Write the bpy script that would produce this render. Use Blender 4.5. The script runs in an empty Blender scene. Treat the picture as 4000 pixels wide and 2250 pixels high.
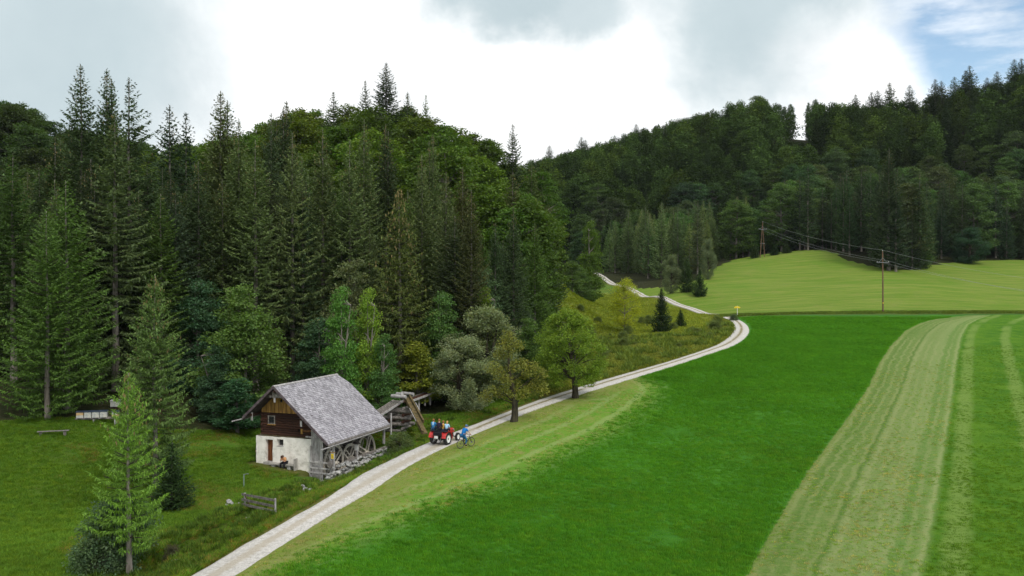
import bpy, bmesh, math, random
import numpy as np
from mathutils import Vector, Matrix, Euler

random.seed(7); np.random.seed(7)
S = bpy.context.scene
COL = S.collection
R = math.radians
EYE = 17.0            # camera height above world zero
FPX = 2290.0          # focal length in the 2576 px wide working units of the measurements
HZ = 701.0            # eye level row
CX = 1288.0

# ---------------------------------------------------------------- camera
cam_d = bpy.data.cameras.new('camera'); cam = bpy.data.objects.new('camera', cam_d); COL.objects.link(cam)
cam_d.sensor_width = 36; cam_d.lens = 36 * FPX / 2576.0
cam_d.clip_start = 0.5; cam_d.clip_end = 6000
cam.location = (0, 0, EYE)
cam.rotation_euler = (R(90) - math.atan(23.5 / FPX), 0, 0)
S.camera = cam

# ---------------------------------------------------------------- render look
S.view_settings.view_transform = 'Standard'
S.view_settings.look = 'None'
S.view_settings.gamma = 1.0
S.view_settings.use_curve_mapping = False
S.view_settings.exposure = 0.45

SUN_EL, SUN_AZ = R(48), R(150)     # azimuth clockwise from +Y (view direction)
sun_d = bpy.data.lights.new('sun', 'SUN'); sun = bpy.data.objects.new('sun', sun_d); COL.objects.link(sun)
sun_d.energy = 1.5; sun_d.angle = R(14); sun_d.color = (1.0, 0.955, 0.88)
sdir = Vector((math.sin(SUN_AZ) * math.cos(SUN_EL), math.cos(SUN_AZ) * math.cos(SUN_EL), math.sin(SUN_EL)))
sun.rotation_euler = sdir.to_track_quat('Z', 'Y').to_euler()

# ---------------------------------------------------------------- node helpers
class NT:
    def __init__(s, tree): s.t = tree; s.n = tree.nodes; s.l = tree.links
    def node(s, typ, **kw):
        n = s.n.new(typ)
        for k, v in kw.items(): setattr(n, k, v)
        return n
    def put(s, sock, v):
        if isinstance(v, bpy.types.NodeSocket): s.l.new(v, sock)
        elif isinstance(v, (tuple, list)) and len(v) == 3 and sock.type == 'RGBA': sock.default_value = (*v, 1)
        elif v is not None: sock.default_value = v
    def math(s, op, a, b=None, c=None, clamp=False):
        n = s.node('ShaderNodeMath', operation=op, use_clamp=clamp)
        for i, v in enumerate((a, b, c)):
            if v is not None: s.put(n.inputs[i], v)
        return n.outputs[0]
    def vmath(s, op, a, b=None):
        n = s.node('ShaderNodeVectorMath', operation=op)
        s.put(n.inputs[0], a)
        if b is not None: s.put(n.inputs[1], b)
        return n.outputs['Value'] if op in ('DOT_PRODUCT', 'LENGTH', 'DISTANCE') else n.outputs[0]
    def mix(s, f, a, b, blend='MIX'):
        n = s.node('ShaderNodeMix', data_type='RGBA', blend_type=blend)
        s.put(n.inputs[0], f); s.put(n.inputs[6], a); s.put(n.inputs[7], b)
        return n.outputs[2]
    def noise(s, vec, scale, detail=3, rough=0.55, dist=0.0, col=False):
        n = s.node('ShaderNodeTexNoise')
        if vec is not None: s.put(n.inputs['Vector'], vec)
        n.inputs['Scale'].default_value = scale; n.inputs['Detail'].default_value = detail
        n.inputs['Roughness'].default_value = rough; n.inputs['Distortion'].default_value = dist
        return n.outputs['Color' if col else 'Fac']
    def ramp(s, f, stops):
        n = s.node('ShaderNodeValToRGB'); e = n.color_ramp.elements
        while len(e) < len(stops): e.new(0.5)
        for el, (p, c) in zip(e, stops): el.position = p; el.color = (*c, 1) if len(c) == 3 else c
        s.put(n.inputs[0], f); return n.outputs[0]
    def step(s, v, lo, hi):     # smooth 0..1
        n = s.node('ShaderNodeMapRange', interpolation_type='SMOOTHSTEP')
        s.put(n.inputs[0], v); s.put(n.inputs[1], lo); s.put(n.inputs[2], hi)
        return n.outputs[0]
    def attr(s, name, out='Fac'):
        n = s.node('ShaderNodeAttribute', attribute_name=name); return n.outputs[out]
    def scale(s, vec, v):
        n = s.node('ShaderNodeVectorMath', operation='MULTIPLY'); s.put(n.inputs[0], vec); n.inputs[1].default_value = v
        return n.outputs[0]

def new_mat(name):
    m = bpy.data.materials.new(name); m.use_nodes = True
    t = NT(m.node_tree); t.n.clear()
    out = t.node('ShaderNodeOutputMaterial')
    return m, t, out

# ---------------------------------------------------------------- sky
W = bpy.data.worlds.new('World'); S.world = W; W.use_nodes = True
t = NT(W.node_tree); t.n.clear()
wout = t.node('ShaderNodeOutputWorld'); bg = t.node('ShaderNodeBackground'); t.l.new(bg.outputs[0], wout.inputs[0])
sky = t.node('ShaderNodeTexSky', sky_type='NISHITA', sun_disc=False)
sky.sun_elevation = SUN_EL; sky.sun_rotation = SUN_AZ; sky.altitude = 700; sky.air_density = 1.0; sky.dust_density = 1.2
tc = t.node('ShaderNodeTexCoord'); D_ = tc.outputs['Generated']
def pdir(px, py):
    v = Vector(((px - CX) / FPX, 1.0, (HZ - py) / FPX)); v.normalize(); return v
# warped direction so cloud outlines are ragged
wn = t.noise(D_, 5.0, 7, 0.62, 0.2, col=True)
wv = t.vmath('SUBTRACT', wn, (0.5, 0.5, 0.5)); Dw = t.vmath('ADD', D_, t.scale(wv, (0.17, 0.17, 0.17)))
Dwn = t.vmath('NORMALIZE', Dw)
def blob(px, py, r0, r1, src=Dwn, sx=1.0, sz=1.0):
    c = pdir(px, py)
    d = t.scale(t.vmath('SUBTRACT', src, tuple(c)), (1 / sx, 1.0, 1 / sz))
    return t.math('SUBTRACT', 1.0, t.step(t.vmath('LENGTH', d), r0, r1))
g = blob(1275, -25, 0.028, 0.078, sx=1.5, sz=0.95)
g = t.math('MAXIMUM', g, t.math('MULTIPLY', blob(1420, -50, 0.03, 0.08, sx=1.5), 0.9))
g = t.math('MAXIMUM', g, t.math('MULTIPLY', blob(1860, 70, 0.035, 0.125, sx=0.95, sz=1.15), 1.0))
g = t.math('MAXIMUM', g, t.math('MULTIPLY', blob(1960, -60, 0.04, 0.12, sx=1.7), 1.0))
g = t.math('MAXIMUM', g, t.math('MULTIPLY', blob(100, 150, 0.05, 0.22, sx=1.3), 1.0))
g = t.math('MAXIMUM', g, t.math('MULTIPLY', blob(-250, 40, 0.05, 0.30, sx=1.3), 0.8))
# patchy grey clouds over the rest of the sky (outside a wide window round the bright part in view)
far_ = t.step(t.vmath('DOT_PRODUCT', D_, tuple(pdir(1288, 400))), 0.90, 0.75)
gn = t.step(t.noise(D_, 2.3, 6, 0.6, 0.3), 0.46, 0.66)
g = t.math('MAXIMUM', g, t.math('MULTIPLY', t.math('MULTIPLY', gn, far_), 0.8))
soft = t.noise(D_, 7.0, 5, 0.55)
grey = t.mix(soft, (0.36, 0.44, 0.475), (0.52, 0.60, 0.625))
white = t.mix(t.step(t.noise(D_, 9.0, 6, 0.6), 0.35, 0.7), (1.0, 1.0, 1.0), (0.74, 0.76, 0.77))
cloud = t.mix(g, white, grey)
# blue opening at the upper right
bl = blob(2710, -60, 0.115, 0.165, src=t.vmath('NORMALIZE', t.vmath('ADD', D_, t.scale(wv, (0.10, 0.10, 0.10)))), sx=1.15, sz=1.3)
bl = t.math('MAXIMUM', bl, t.math('MULTIPLY', t.math('MULTIPLY', t.step(t.noise(D_, 1.7, 5, 0.6), 0.56, 0.66), far_), 0.9))
wisp = t.step(t.noise(t.scale(D_, (3, 3, 11)), 3.0, 5, 0.6), 0.42, 0.72)
bl = t.math('MULTIPLY', bl, t.math('SUBTRACT', 1.0, t.math('MULTIPLY', wisp, 0.55)))
skyc = t.mix(1.0, t.scale(sky.outputs[0], (0.10, 0.10, 0.10)), (1.35, 1.35, 1.25), 'MULTIPLY')
final = t.mix(bl, cloud, skyc)
t.l.new(final, bg.inputs[0]); bg.inputs[1].default_value = 1.0

# ---------------------------------------------------------------- object helpers
def tag(o, label=None, cat=None, group=None, kind=None):
    if label: o['label'] = label
    if cat: o['category'] = cat
    if group: o['group'] = group
    if kind: o['kind'] = kind
    return o
def empty(name, loc=(0, 0, 0), rz=0.0):
    o = bpy.data.objects.new(name, None); COL.objects.link(o)
    o.location = loc; o.rotation_euler = (0, 0, rz); o.empty_display_size = 0.3
    return o
def mesh_np(name, V, F, mats=(), smooth=False, mi=None):
    me = bpy.data.meshes.new(name)
    V = np.asarray(V, dtype=np.float32)
    if isinstance(F, np.ndarray):
        n, k = F.shape
        me.vertices.add(len(V)); me.vertices.foreach_set('co', V.ravel())
        me.loops.add(n * k); me.loops.foreach_set('vertex_index', F.astype(np.int32).ravel())
        me.polygons.add(n); me.polygons.foreach_set('loop_start', np.arange(0, n * k, k, dtype=np.int32))
        me.polygons.foreach_set('loop_total', np.full(n, k, dtype=np.int32))
    else:
        me.from_pydata([tuple(map(float, v)) for v in V], [], F)
    for m in mats: me.materials.append(m)
    if mi is not None: me.polygons.foreach_set('material_index', np.asarray(mi, dtype=np.int32))
    me.update(calc_edges=True)
    if smooth: me.polygons.foreach_set('use_smooth', [True] * len(me.polygons))
    return me
def link(name, me, parent=None, loc=None, rot=None):
    o = bpy.data.objects.new(name, me); COL.objects.link(o)
    if parent: o.parent = parent
    if loc is not None: o.location = loc
    if rot is not None: o.rotation_euler = rot
    return o

class MB:      # collects simple shapes into one mesh
    def __init__(s): s.v = []; s.f = []
    def add(s, V, F):
        b = len(s.v); s.v += [tuple(v) for v in V]; s.f += [tuple(i + b for i in f) for f in F]; return s
    def box(s, a, b, mat=None):
        (x0, y0, z0), (x1, y1, z1) = a, b
        V = [Vector(p) for p in ((x0,y0,z0),(x1,y0,z0),(x1,y1,z0),(x0,y1,z0),(x0,y0,z1),(x1,y0,z1),(x1,y1,z1),(x0,y1,z1))]
        if mat: V = [mat @ v for v in V]
        return s.add(V, [(0,3,2,1),(4,5,6,7),(0,1,5,4),(1,2,6,5),(2,3,7,6),(3,0,4,7)])
    def bar(s, p, q, w, h=None, up=(0, 0, 1)):
        h = h or w; p, q = Vector(p), Vector(q); d = (q - p); L = d.length; d.normalize()
        u = Vector(up)
        if abs(d.dot(u)) > 0.98: u = Vector((0, 1, 0))
        x = d.cross(u).normalized(); z = x.cross(d).normalized()
        V = []
        for e in (p, q):
            for a, b in ((-1,-1),(1,-1),(1,1),(-1,1)): V.append(e + x * (a * w / 2) + z * (b * h / 2))
        return s.add(V, [(0,1,2,3),(7,6,5,4),(0,4,5,1),(1,5,6,2),(2,6,7,3),(3,7,4,0)])
    def tube(s, pts, rad, n=8, cap=True):
        pts = [Vector(p) for p in pts]
        if not isinstance(rad, (list, tuple)): rad = [rad] * len(pts)
        rings = []; ref = None; V = []
        for i, p in enumerate(pts):
            d = (pts[min(i + 1, len(pts) - 1)] - pts[max(i - 1, 0)]).normalized()
            if ref is None: ref = Vector((0, 0, 1)) if abs(d.z) < 0.9 else Vector((1, 0, 0))
            x = d.cross(ref).normalized(); y = x.cross(d).normalized(); ref = y
            for k in range(n):
                a = 2 * math.pi * k / n; V.append(p + (x * math.cos(a) + y * math.sin(a)) * rad[i])
        F = []
        for i in range(len(pts) - 1):
            for k in range(n): F.append((i*n+k, i*n+(k+1)%n, (i+1)*n+(k+1)%n, (i+1)*n+k))
        if cap: F.append(tuple(range(n))[::-1]); F.append(tuple((len(pts)-1)*n + k for k in range(n)))
        return s.add(V, F)
    def lathe(s, prof, c=(0, 0, 0), axis='x', n=20):   # prof: (along, radius) closed outline or open
        V = []
        for a, r in prof:
            for k in range(n):
                th = 2 * math.pi * k / n; p = (a, r * math.cos(th), r * math.sin(th))
                if axis == 'z': p = (p[1], p[2], p[0])
                elif axis == 'y': p = (p[1], p[0], p[2])
                V.append(Vector(p) + Vector(c))
        F = []
        for i in range(len(prof) - 1):
            for k in range(n): F.append((i*n+k, i*n+(k+1)%n, (i+1)*n+(k+1)%n, (i+1)*n+k))
        return s.add(V, F)
    def ball(s, c, r, n=10, m=7):
        if not isinstance(r, (tuple, list)): r = (r, r, r)
        V = [(c[0], c[1], c[2] - r[2])]; F = []
        for i in range(1, m):
            ph = math.pi * i / m - math.pi / 2
            for k in range(n):
                th = 2 * math.pi * k / n
                V.append((c[0] + r[0]*math.cos(ph)*math.cos(th), c[1] + r[1]*math.cos(ph)*math.sin(th), c[2] + r[2]*math.sin(ph)))
        V.append((c[0], c[1], c[2] + r[2])); T = len(V) - 1
        for k in range(n): F.append((0, 1 + (k+1)%n, 1 + k))
        for i in range(m - 2):
            for k in range(n): F.append((1+i*n+k, 1+i*n+(k+1)%n, 1+(i+1)*n+(k+1)%n, 1+(i+1)*n+k))
        for k in range(n): F.append((1+(m-2)*n+k, 1+(m-2)*n+(k+1)%n, T))
        return s.add(V, F)
    def build(s, name, mat, parent=None, loc=None, smooth=False, bevel=0.0):
        me = bpy.data.meshes.new(name); me.from_pydata([tuple(v) for v in s.v], [], s.f)
        if mat: me.materials.append(mat)
        me.update()
        bm = bmesh.new(); bm.from_mesh(me); bmesh.ops.recalc_face_normals(bm, faces=bm.faces); bm.to_mesh(me); bm.free()
        if smooth: me.polygons.foreach_set('use_smooth', [True] * len(me.polygons))
        o = link(name, me, parent, loc)
        if bevel > 0:
            b = o.modifiers.new('bevel', 'BEVEL'); b.width = bevel; b.segments = 1; b.limit_method = 'ANGLE'
        return o

def fnoise(x, y, sc, seed=0, oct=3):
    out = 0; a = 1.0; tot = 0
    rs = np.random.RandomState(seed)
    for o in range(oct):
        for k in range(5):
            th = rs.rand() * math.pi; f = sc * (2 ** o) * (0.7 + 0.6 * rs.rand()); ph = rs.rand() * 6.28
            out = out + a * np.sin((x * math.cos(th) + y * math.sin(th)) * f * 6.283 + ph)
            tot += a * 0.5
        a *= 0.5
    return out / tot

# ---------------------------------------------------------------- terrain
def zray(px, py, z):          # measured point with a known level below eye
    d = -z * FPX / (py - HZ); return ((px - CX) * d / FPX, d, z)
def dray(px, py, d, add=0.0):          # measured point with a known distance
    return ((px - CX) * d / FPX, d, (HZ - py) * d / FPX + add)
ctl = []
for x in (-8, 10, 30, 60, 100):
    ctl.append((x, 30, -14.3))
    for d, z in ((43, -14.1), (60, -14.0), (76, -13.9), (97, -12.75), (125, -11.1), (160, -9.1)):
        if x > -8 or d < 76: ctl.append((x, d, z))
    if x >= 30: ctl.append((x, 185, -7.65))
ctl += [(150, 60, -14.0), (150, 120, -11.4), (150, 185, -7.6), (-5.6, 76, -13.9), (-1, 90, -13.15), (8, 112, -11.9), (25, 135, -10.5),
        (-13.8, 42.8, -14.1), (-11.5, 60, -14.0)]
for px, py, z in ((900, 1225, -14.05), (950, 1195, -14.0), (1000, 1170, -14.0), (1050, 1150, -13.95), (1110, 1125, -13.9), (1170, 1095, -13.75)): ctl.append(zray(px, py, z))
# meadow, house, stream side on the left
for w_, l_, z_ in ((8.5, -1.5, -16.3), (8.5, 3, -16.1), (8.5, 7, -15.8), (10.0, 1, -15.1), (10.0, 5, -14.9)):
    ctl.append((-21.4 + .9415 * w_ + .3371 * l_, 76 - .3371 * w_ + .9415 * l_, z_))
ctl += [(-21.4, 76, -15.3), (-19, 73, -15.5), (-16.5, 73.5, -15.65), (-18, 70, -15.75), (-26.5, 60, -15.5), (-21, 55, -15.2), (-23, 66, -15.6),
        (-17, 47, -15.0), (-20, 43, -14.9), (-25, 44.4, -14.6), (-35, 62, -13.6), (-40, 71.7, -12.6), (-38, 73, -12.35), (-35.6, 78, -12.2),
        (-30, 72, -14.2), (-26, 82, -14.4), (-27, 89, -14.0), (-18, 88, -14.9), (-11.5, 86.6, -14.6), (-8, 95, -13.6), (-15, 100, -13.4),
        (-35, 40, -13.8), (-45, 55, -12.6), (-60, 60, -11.0), (-50, 80, -10.6), 
        (-30, 100, -11.5), (-45, 95, -9.6), (-56, 100, -7.8), (-95, 170, -1.4), (-70, 130, -4.5), (-30, 120, -8.0), (-5, 110, -12.0),
        (0, 130, -10.5), (-15, 125, -9.0), (-10, 145, -5)]
# wooded mound in the middle
for px, py, d, a in ((560, 330, 200, -21), (700, 275, 195, -21), (870, 240, 190, -21), (950, 225, 190, -21), (1060, 262, 190, -20), (1180, 305, 188, -20),
                     (1300, 352, 186, -19), (1370, 440, 184, -17), (1420, 560, 182, -14)):
    ctl.append(dray(px, py, d, a))
ctl += [(-50, 165, 3), (-28, 160, 4), (-10, 160, 0), (3, 160, -5), (14, 180, -6), (-35, 240, 8), (0, 240, 2), (-80, 230, 12)]
ctl += [dray(0, 240, 240, -22), dray(110, 275, 240, -20), (-140, 200, 12), (-180, 300, 40), (-120, 320, 20)]
# marsh and the way up to the pass
ctl += [dray(1500, 800, 190), dray(1450, 860, 150), dray(1600, 850, 150), dray(1400, 745, 235), dray(1787, 790, 195), dray(1706, 764, 228),
        dray(1640, 745, 252), dray(1540, 714, 298), dray(1508, 692, 328), (16, 125, -11.3), (22, 160, -9.5)]
# far field and the knoll
ctl += [dray(2221, 785, 194), dray(2576, 657, 300), dray(2440, 664, 290), dray(2330, 676, 275), dray(2235, 688, 262), dray(2150, 668, 275), dray(2060, 628, 305), dray(1920, 640, 322), dray(1760, 690, 270),
        dray(1700, 738, 236), dray(2000, 700, 262), dray(2000, 760, 216), dray(2500, 700, 262), dray(2500, 760, 216), dray(2300, 720, 232), (170, 185, -7.5), (230, 260, 2), (230, 330, 12)]
# wooded ridge on the right
for px, py, d, a in ((1345, 390, 520, -22), (1500, 352, 520, -23), (1650, 300, 500, -23), (1800, 258, 490, -24), (1940, 232, 480, -25), (2080, 240, 480, -25),
                     (2250, 240, 480, -24), (2420, 205, 470, -24), (2576, 170, 460, -22), (2750, 120, 450, -22)):
    x, dd, z = dray(px, py, d, a); ctl += [(x, dd, z), (x * 1.12, dd * 1.18, z - 10), (x * 1.35, dd * 1.5, z - 45)]
ctl += [dray(1600, 560, 400, -14), dray(1900, 480, 400, -16), dray(2200, 470, 390, -18), dray(2500, 450, 380, -18), (0, 420, 20), (-60, 450, 15), (0, 600, 30),
        (-150, 600, 30), (-350, 600, 40), (-350, 250, 45), (-250, 100, 10), (-120, 60, -3), (-120, 20, -8), (-40, 10, -14), (60, 5, -15), (160, 10, -14.5),
        (260, 100, -11), (350, 300, 30), (450, 500, 70), (500, 800, 20), (0, 900, 10), (-400, 900, 20)]
ctl = np.array(ctl, dtype=float)
def tps_fit(P, z, lam=4.0):
    n = len(P); d = np.linalg.norm(P[:, None] - P[None], axis=2) + 1e-9
    K = d ** 2 * np.log(d); K[np.diag_indices(n)] = lam * 1.0
    A = np.zeros((n + 3, n + 3)); A[:n, :n] = K; A[:n, n] = 1; A[:n, n+1:] = P; A[n, :n] = 1; A[n+1:, :n] = P.T
    return np.linalg.solve(A, np.concatenate([z, [0, 0, 0]]))
_P = ctl[:, :2].copy() / 10.0
_w = tps_fit(_P, ctl[:, 2], 0.15)
def base_T(x, d):
    x = np.atleast_1d(np.asarray(x, dtype=float)); d = np.atleast_1d(np.asarray(d, dtype=float))
    out = np.zeros(x.shape); xf, df, of = x.ravel() / 10, d.ravel() / 10, np.zeros(x.size)
    for i in range(0, x.size, 40000):
        q = np.stack([xf[i:i+40000], df[i:i+40000]], 1)
        r = np.linalg.norm(q[:, None] - _P[None], axis=2) + 1e-9
        of[i:i+40000] = (r ** 2 * np.log(r)) @ _w[:-3] + _w[-3] + q @ _w[-2:]
    return of.reshape(x.shape) + EYE
def unproj(px, py, lo=30.0, hi=520.0):
    ds = np.concatenate([np.arange(lo, 120, 0.5), np.arange(120, hi, 1.5)])
    z = base_T((px - CX) * ds / FPX, ds); zr = EYE + (HZ - py) * ds / FPX
    k = np.argmax(z > zr)
    if k == 0: k = 1
    a = (zr[k-1] - z[k-1]); b = (z[k] - zr[k]); f = a / (a + b + 1e-9)
    d = ds[k-1] + f * (ds[k] - ds[k-1]); return ((px - CX) * d / FPX, d)

def catmull(P, n=8):
    P = [np.array(p, dtype=float) for p in P]; out = []
    for i in range(len(P) - 1):
        p0, p1, p2, p3 = P[max(i-1, 0)], P[i], P[i+1], P[min(i+2, len(P)-1)]
        for k in range(n):
            s_ = k / n
            out.append(0.5 * (2*p1 + (p2-p0)*s_ + (2*p0-5*p1+4*p2-p3)*s_**2 + (3*p1-p0-3*p2+p3)*s_**3))
    out.append(P[-1]); return np.array(out)
def pl_dist(x, y, line):           # distance, side (+ = right of travel), nearest fraction
    best = np.full(x.shape, 1e9); side = np.zeros(x.shape); par = np.zeros(x.shape)
    L = np.concatenate([[0], np.cumsum(np.linalg.norm(np.diff(line, axis=0), axis=1))])
    for i in range(len(line) - 1):
        a, b = line[i], line[i+1]; v = b - a; q = v @ v + 1e-12
        s_ = np.clip(((x - a[0]) * v[0] + (y - a[1]) * v[1]) / q, 0, 1)
        dx, dy = x - (a[0] + v[0]*s_), y - (a[1] + v[1]*s_); dd = np.hypot(dx, dy)
        m = dd < best; best = np.where(m, dd, best)
        side = np.where(m, np.sign(v[1] * dx - v[0] * dy), side); par = np.where(m, L[i] + s_ * np.sqrt(q), par)
    return best, side, par
def in_poly(x, y, poly):
    c = np.zeros(x.shape, dtype=bool); n = len(poly); j = n - 1
    for i in range(n):
        xi, yi = poly[i]; xj, yj = poly[j]
        c ^= ((yi > y) != (yj > y)) & (x < (xj - xi) * (y - yi) / (yj - yi + 1e-12) + xi); j = i
    return c

# road edges (measured, turned into places on the ground)
RD = [((480,1449),(602,1449)), ((555,1399),(681,1399)), ((625,1363),(732,1363)), ((701,1319),(800,1319)), ((791,1267),(883,1267)),
      ((867,1229),(956,1229)), ((966,1171),(1052,1171)), ((1085.6,1115.6),(1155.6,1115.6)), ((1171.6,1076),(1238,1076)),
      ((1231.6,1053.6),(1292,1053.6)), ((1289.6,1030),(1352,1030)), ((1351.6,1004),(1422,1006)), ((1416.8,985.6),(1482,986)), ((1486.8,964),(1556.8,962)),
      ((1576.8,938),(1640,939)), ((1676.8,908),(1725,911)), ((1746.8,888),(1788,889)), ((1790,872),(1842,873)), ((1815,860),(1868,860)), ((1838,841),(1889,841)),
      ((1845,824),(1890,824)), ((1841,811),(1875,810)), ((1830,803),(1855,803)), ((1816,796.5),(1834,796.5))]
RC = [(1787,790), (1762,782.5), (1737,775), (1707,764.5), (1679,753.8), (1647,745.3), (1607,735), (1573,723.5), (1538,711), (1510,693.5), (1495,685)]
rl = [np.array(unproj(*a)) for a, b in RD]; rr = [np.array(unproj(*b)) for a, b in RD]
_c = [np.array(unproj(*p)) for p in RC]
for i in range(len(_c)):
    v = _c[min(i + 1, len(_c) - 1)] - (_c[i - 1] if i else (rl[-1] + rr[-1]) / 2); v /= np.linalg.norm(v); nrm = np.array([v[1], -v[0]])
    rl.append(_c[i] - nrm * 1.3); rr.append(_c[i] + nrm * 1.3)
rl = catmull(rl, 6); rr = catmull(rr, 6)
first = (rl[0] - rl[6]) * 1.6, (rr[0] - rr[6]) * 1.6
_e = rl[0] + first[0], rr[0] + first[1]; rl = np.vstack([_e[0], rl]); rr = np.vstack([_e[1], rr])
def smooth(a, k=11):
    p = np.pad(a, ((k // 2, k // 2), (0, 0)), 'edge'); return np.stack([np.convolve(p[:, i], np.ones(k) / k, 'valid') for i in (0, 1)], 1)
rl = smooth(rl); rr = smooth(rr); rl[0] = _e[0]; rr[0] = _e[1]
rc = (rl + rr) / 2; rhw = np.linalg.norm(rr - rl, axis=1) / 2 * 0.92
# streams
ST = [(370,1470),(400,1428),(450.8,1399),(506.8,1373),(550.8,1349),(600.8,1325),(634.8,1307)]
ST2 = [(694.8,1281),(750.8,1259),(790.8,1241),(820.8,1229)]
def lp(L, z): return np.array([zray(a, b, z)[:2] for a, b in L])
st1 = catmull(lp(ST, -15.4), 4); st2 = catmull(lp(ST2, -15.7), 4)
st2 = np.vstack([st2, [(-14.6, 72.4), (-14.3, 74.2)]])
st3 = catmull(lp([(864,1201),(933,1167),(979,1144),(1010,1125),(1060,1104)], -15.0), 4)

HA = R(19.7)                                   # house: local x = across the gable, local y = along the ridge
HW = np.array([math.cos(HA), -math.sin(HA)]); HL = np.array([math.sin(HA), math.cos(HA)]); HO = np.array([-21.4, 76.0])
HZ0 = EYE - 15.5
def hloc(x, d): v = np.stack([x - HO[0], d - HO[1]], -1); return v @ HW, v @ HL
def hpt(w, l, z=0.0): p = HO + HW * w + HL * l; return Vector((p[0], p[1], HZ0 + z))

def T(x, d):
    x = np.atleast_1d(np.asarray(x, dtype=float)); d = np.atleast_1d(np.asarray(d, dtype=float))
    z = base_T(x, d)
    near = (d < 100) & (d > 35) & (x > -45) & (x < 5)
    if near.any():
        xn, dn = x[near], d[near]; c = np.zeros(xn.shape)
        for ln, dep, wd in ((st1, 0.75, 0.62), (st2, 0.8, 0.7), (st3, 0.55, 0.55)):
            q = pl_dist(xn, dn, ln)[0] + 0.18 * fnoise(xn, dn, 0.35, 3)
            c = np.minimum(c, -dep * np.clip(1.25 - (q / wd) ** 2 * 0.9, 0, 1))
        w, l = hloc(xn, dn)
        pit = np.clip((w - 5.1) / 0.2, 0, 1) * np.clip((7.75 - w) / 0.3, 0, 1) * np.clip((l + 0.9) / 0.5, 0, 1) * np.clip((9.3 - l) / 0.4, 0, 1)
        zn = z[near] + c
        zn = np.where(pit > 0, zn * (1 - pit) + (HZ0 - 1.45) * pit, zn)
        z[near] = zn
    return z
def T1(x, d): return float(T(x, d)[0])
def ground(px, py):
    x, d = unproj(px, py); return x, d, T1(x, d)
# ---------------------------------------------------------------- ground sheet
def spacing(segs):
    out = []; 
    for a, b, st in segs: out += list(np.arange(a, b, st))
    out.append(segs[-1][1]); return np.array(out)
gd = spacing([(-20, 40, 6), (40, 100, 0.34), (100, 200, 0.8), (200, 350, 1.8), (350, 620, 7), (620, 1500, 45)])
gx = spacing([(-900, -300, 60), (-300, -120, 8), (-120, -45, 1.5), (-45, 0, 0.36), (0, 60, 0.7), (60, 120, 1.6), (120, 300, 6), (300, 900, 50)])
GX, GD = np.meshgrid(gx, gd)
GZ = T(GX.ravel(), GD.ravel()).reshape(GX.shape)
fx, fd = GX.ravel(), GD.ravel()
rdist, rside, rpar = pl_dist(fx, fd, rc[::2])
rw = 1.35
bump_ = 0.10 * fnoise(fx, fd, 0.12, 11) + 0.06 * fnoise(fx, fd, 0.4, 12)
GZf = GZ.ravel() + bump_ * np.clip((rdist - 1.6) / 2.0, 0, 1) * np.where(rside < 0, 1.3, 0.6)
GZf = GZf - 0.14 * np.clip((1.25 - rdist) / 0.35, 0, 1)
Vg = np.stack([fx, fd, GZf], 1)
ny, nx = GX.shape; idx = np.arange(ny * nx).reshape(ny, nx)
Fg = np.stack([idx[:-1, :-1].ravel(), idx[:-1, 1:].ravel(), idx[1:, 1:].ravel(), idx[1:, :-1].ravel()], 1)
me_ground = mesh_np('ground', Vg, Fg, smooth=True)
def add_attr(me, name, arr):
    a = me.attributes.new(name, 'FLOAT', 'POINT'); a.data.foreach_set('value', np.asarray(arr, dtype=np.float32))
UP = lambda L: np.array([unproj(*p) for p in L])
strip_l = UP([(1700,1700),(1880,1449),(1919,1376),(1968,1293),(2036,1181),(2095,1102),(2144,1034),(2183,975),(2212,912),(2237,873),(2276,833),(2312,814),(2352,803),(2400,797.5),(2440,792),(2470,780)])
strip_r = UP([(2290,1700),(2325,1449),(2359,1278),(2379,1132),(2398,1009),(2408,912),(2420,848),(2437,817),(2462,803),(2490,794),(2510,780)])
tall_b = catmull(UP([(540,1640),(735,1449),(812,1402),(1000,1318),(1325,1190),(1440,1130),(1570,1066),(1640,1010),(1662,978),(1620,953),(1540,948),(1500,965),(1440,990)]), 4)
bank_l = UP([(1860,797),(1900,794),(2000,791),(2200,790),(2400,790),(2576,789),(2800,788)])
ddl, sl, _ = pl_dist(fx, fd, strip_l); ddr, sr, _ = pl_dist(fx, fd, strip_r)
dtb, stb, _ = pl_dist(fx, fd, tall_b)
dbk, sbk, _ = pl_dist(fx, fd, bank_l)
add_attr(me_ground, 'strip_left', ddl * sl); add_attr(me_ground, 'strip_right', ddr * sr)
add_attr(me_ground, 'tall_edge', dtb * stb)
# within-map region for the tilled meadow right of the road and below the bank
add_attr(me_ground, 'bank', dbk * np.where(sbk < 0, 1, -1))      # positive beyond the bank
add_attr(me_ground, 'road', rdist * rside)
# woods: forest floor
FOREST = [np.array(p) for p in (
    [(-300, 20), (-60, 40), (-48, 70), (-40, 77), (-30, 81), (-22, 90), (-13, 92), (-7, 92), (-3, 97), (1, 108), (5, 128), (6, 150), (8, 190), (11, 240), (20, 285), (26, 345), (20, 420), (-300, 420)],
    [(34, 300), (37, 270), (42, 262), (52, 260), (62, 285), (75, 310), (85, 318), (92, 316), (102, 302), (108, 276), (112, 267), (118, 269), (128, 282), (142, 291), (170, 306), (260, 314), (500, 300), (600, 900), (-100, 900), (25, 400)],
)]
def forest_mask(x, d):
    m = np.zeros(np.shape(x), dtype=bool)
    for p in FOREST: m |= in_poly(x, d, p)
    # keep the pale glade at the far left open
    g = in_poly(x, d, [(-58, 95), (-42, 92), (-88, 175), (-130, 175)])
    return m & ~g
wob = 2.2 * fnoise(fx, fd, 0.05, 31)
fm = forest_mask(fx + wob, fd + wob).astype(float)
add_attr(me_ground, 'forest', fm)
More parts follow.
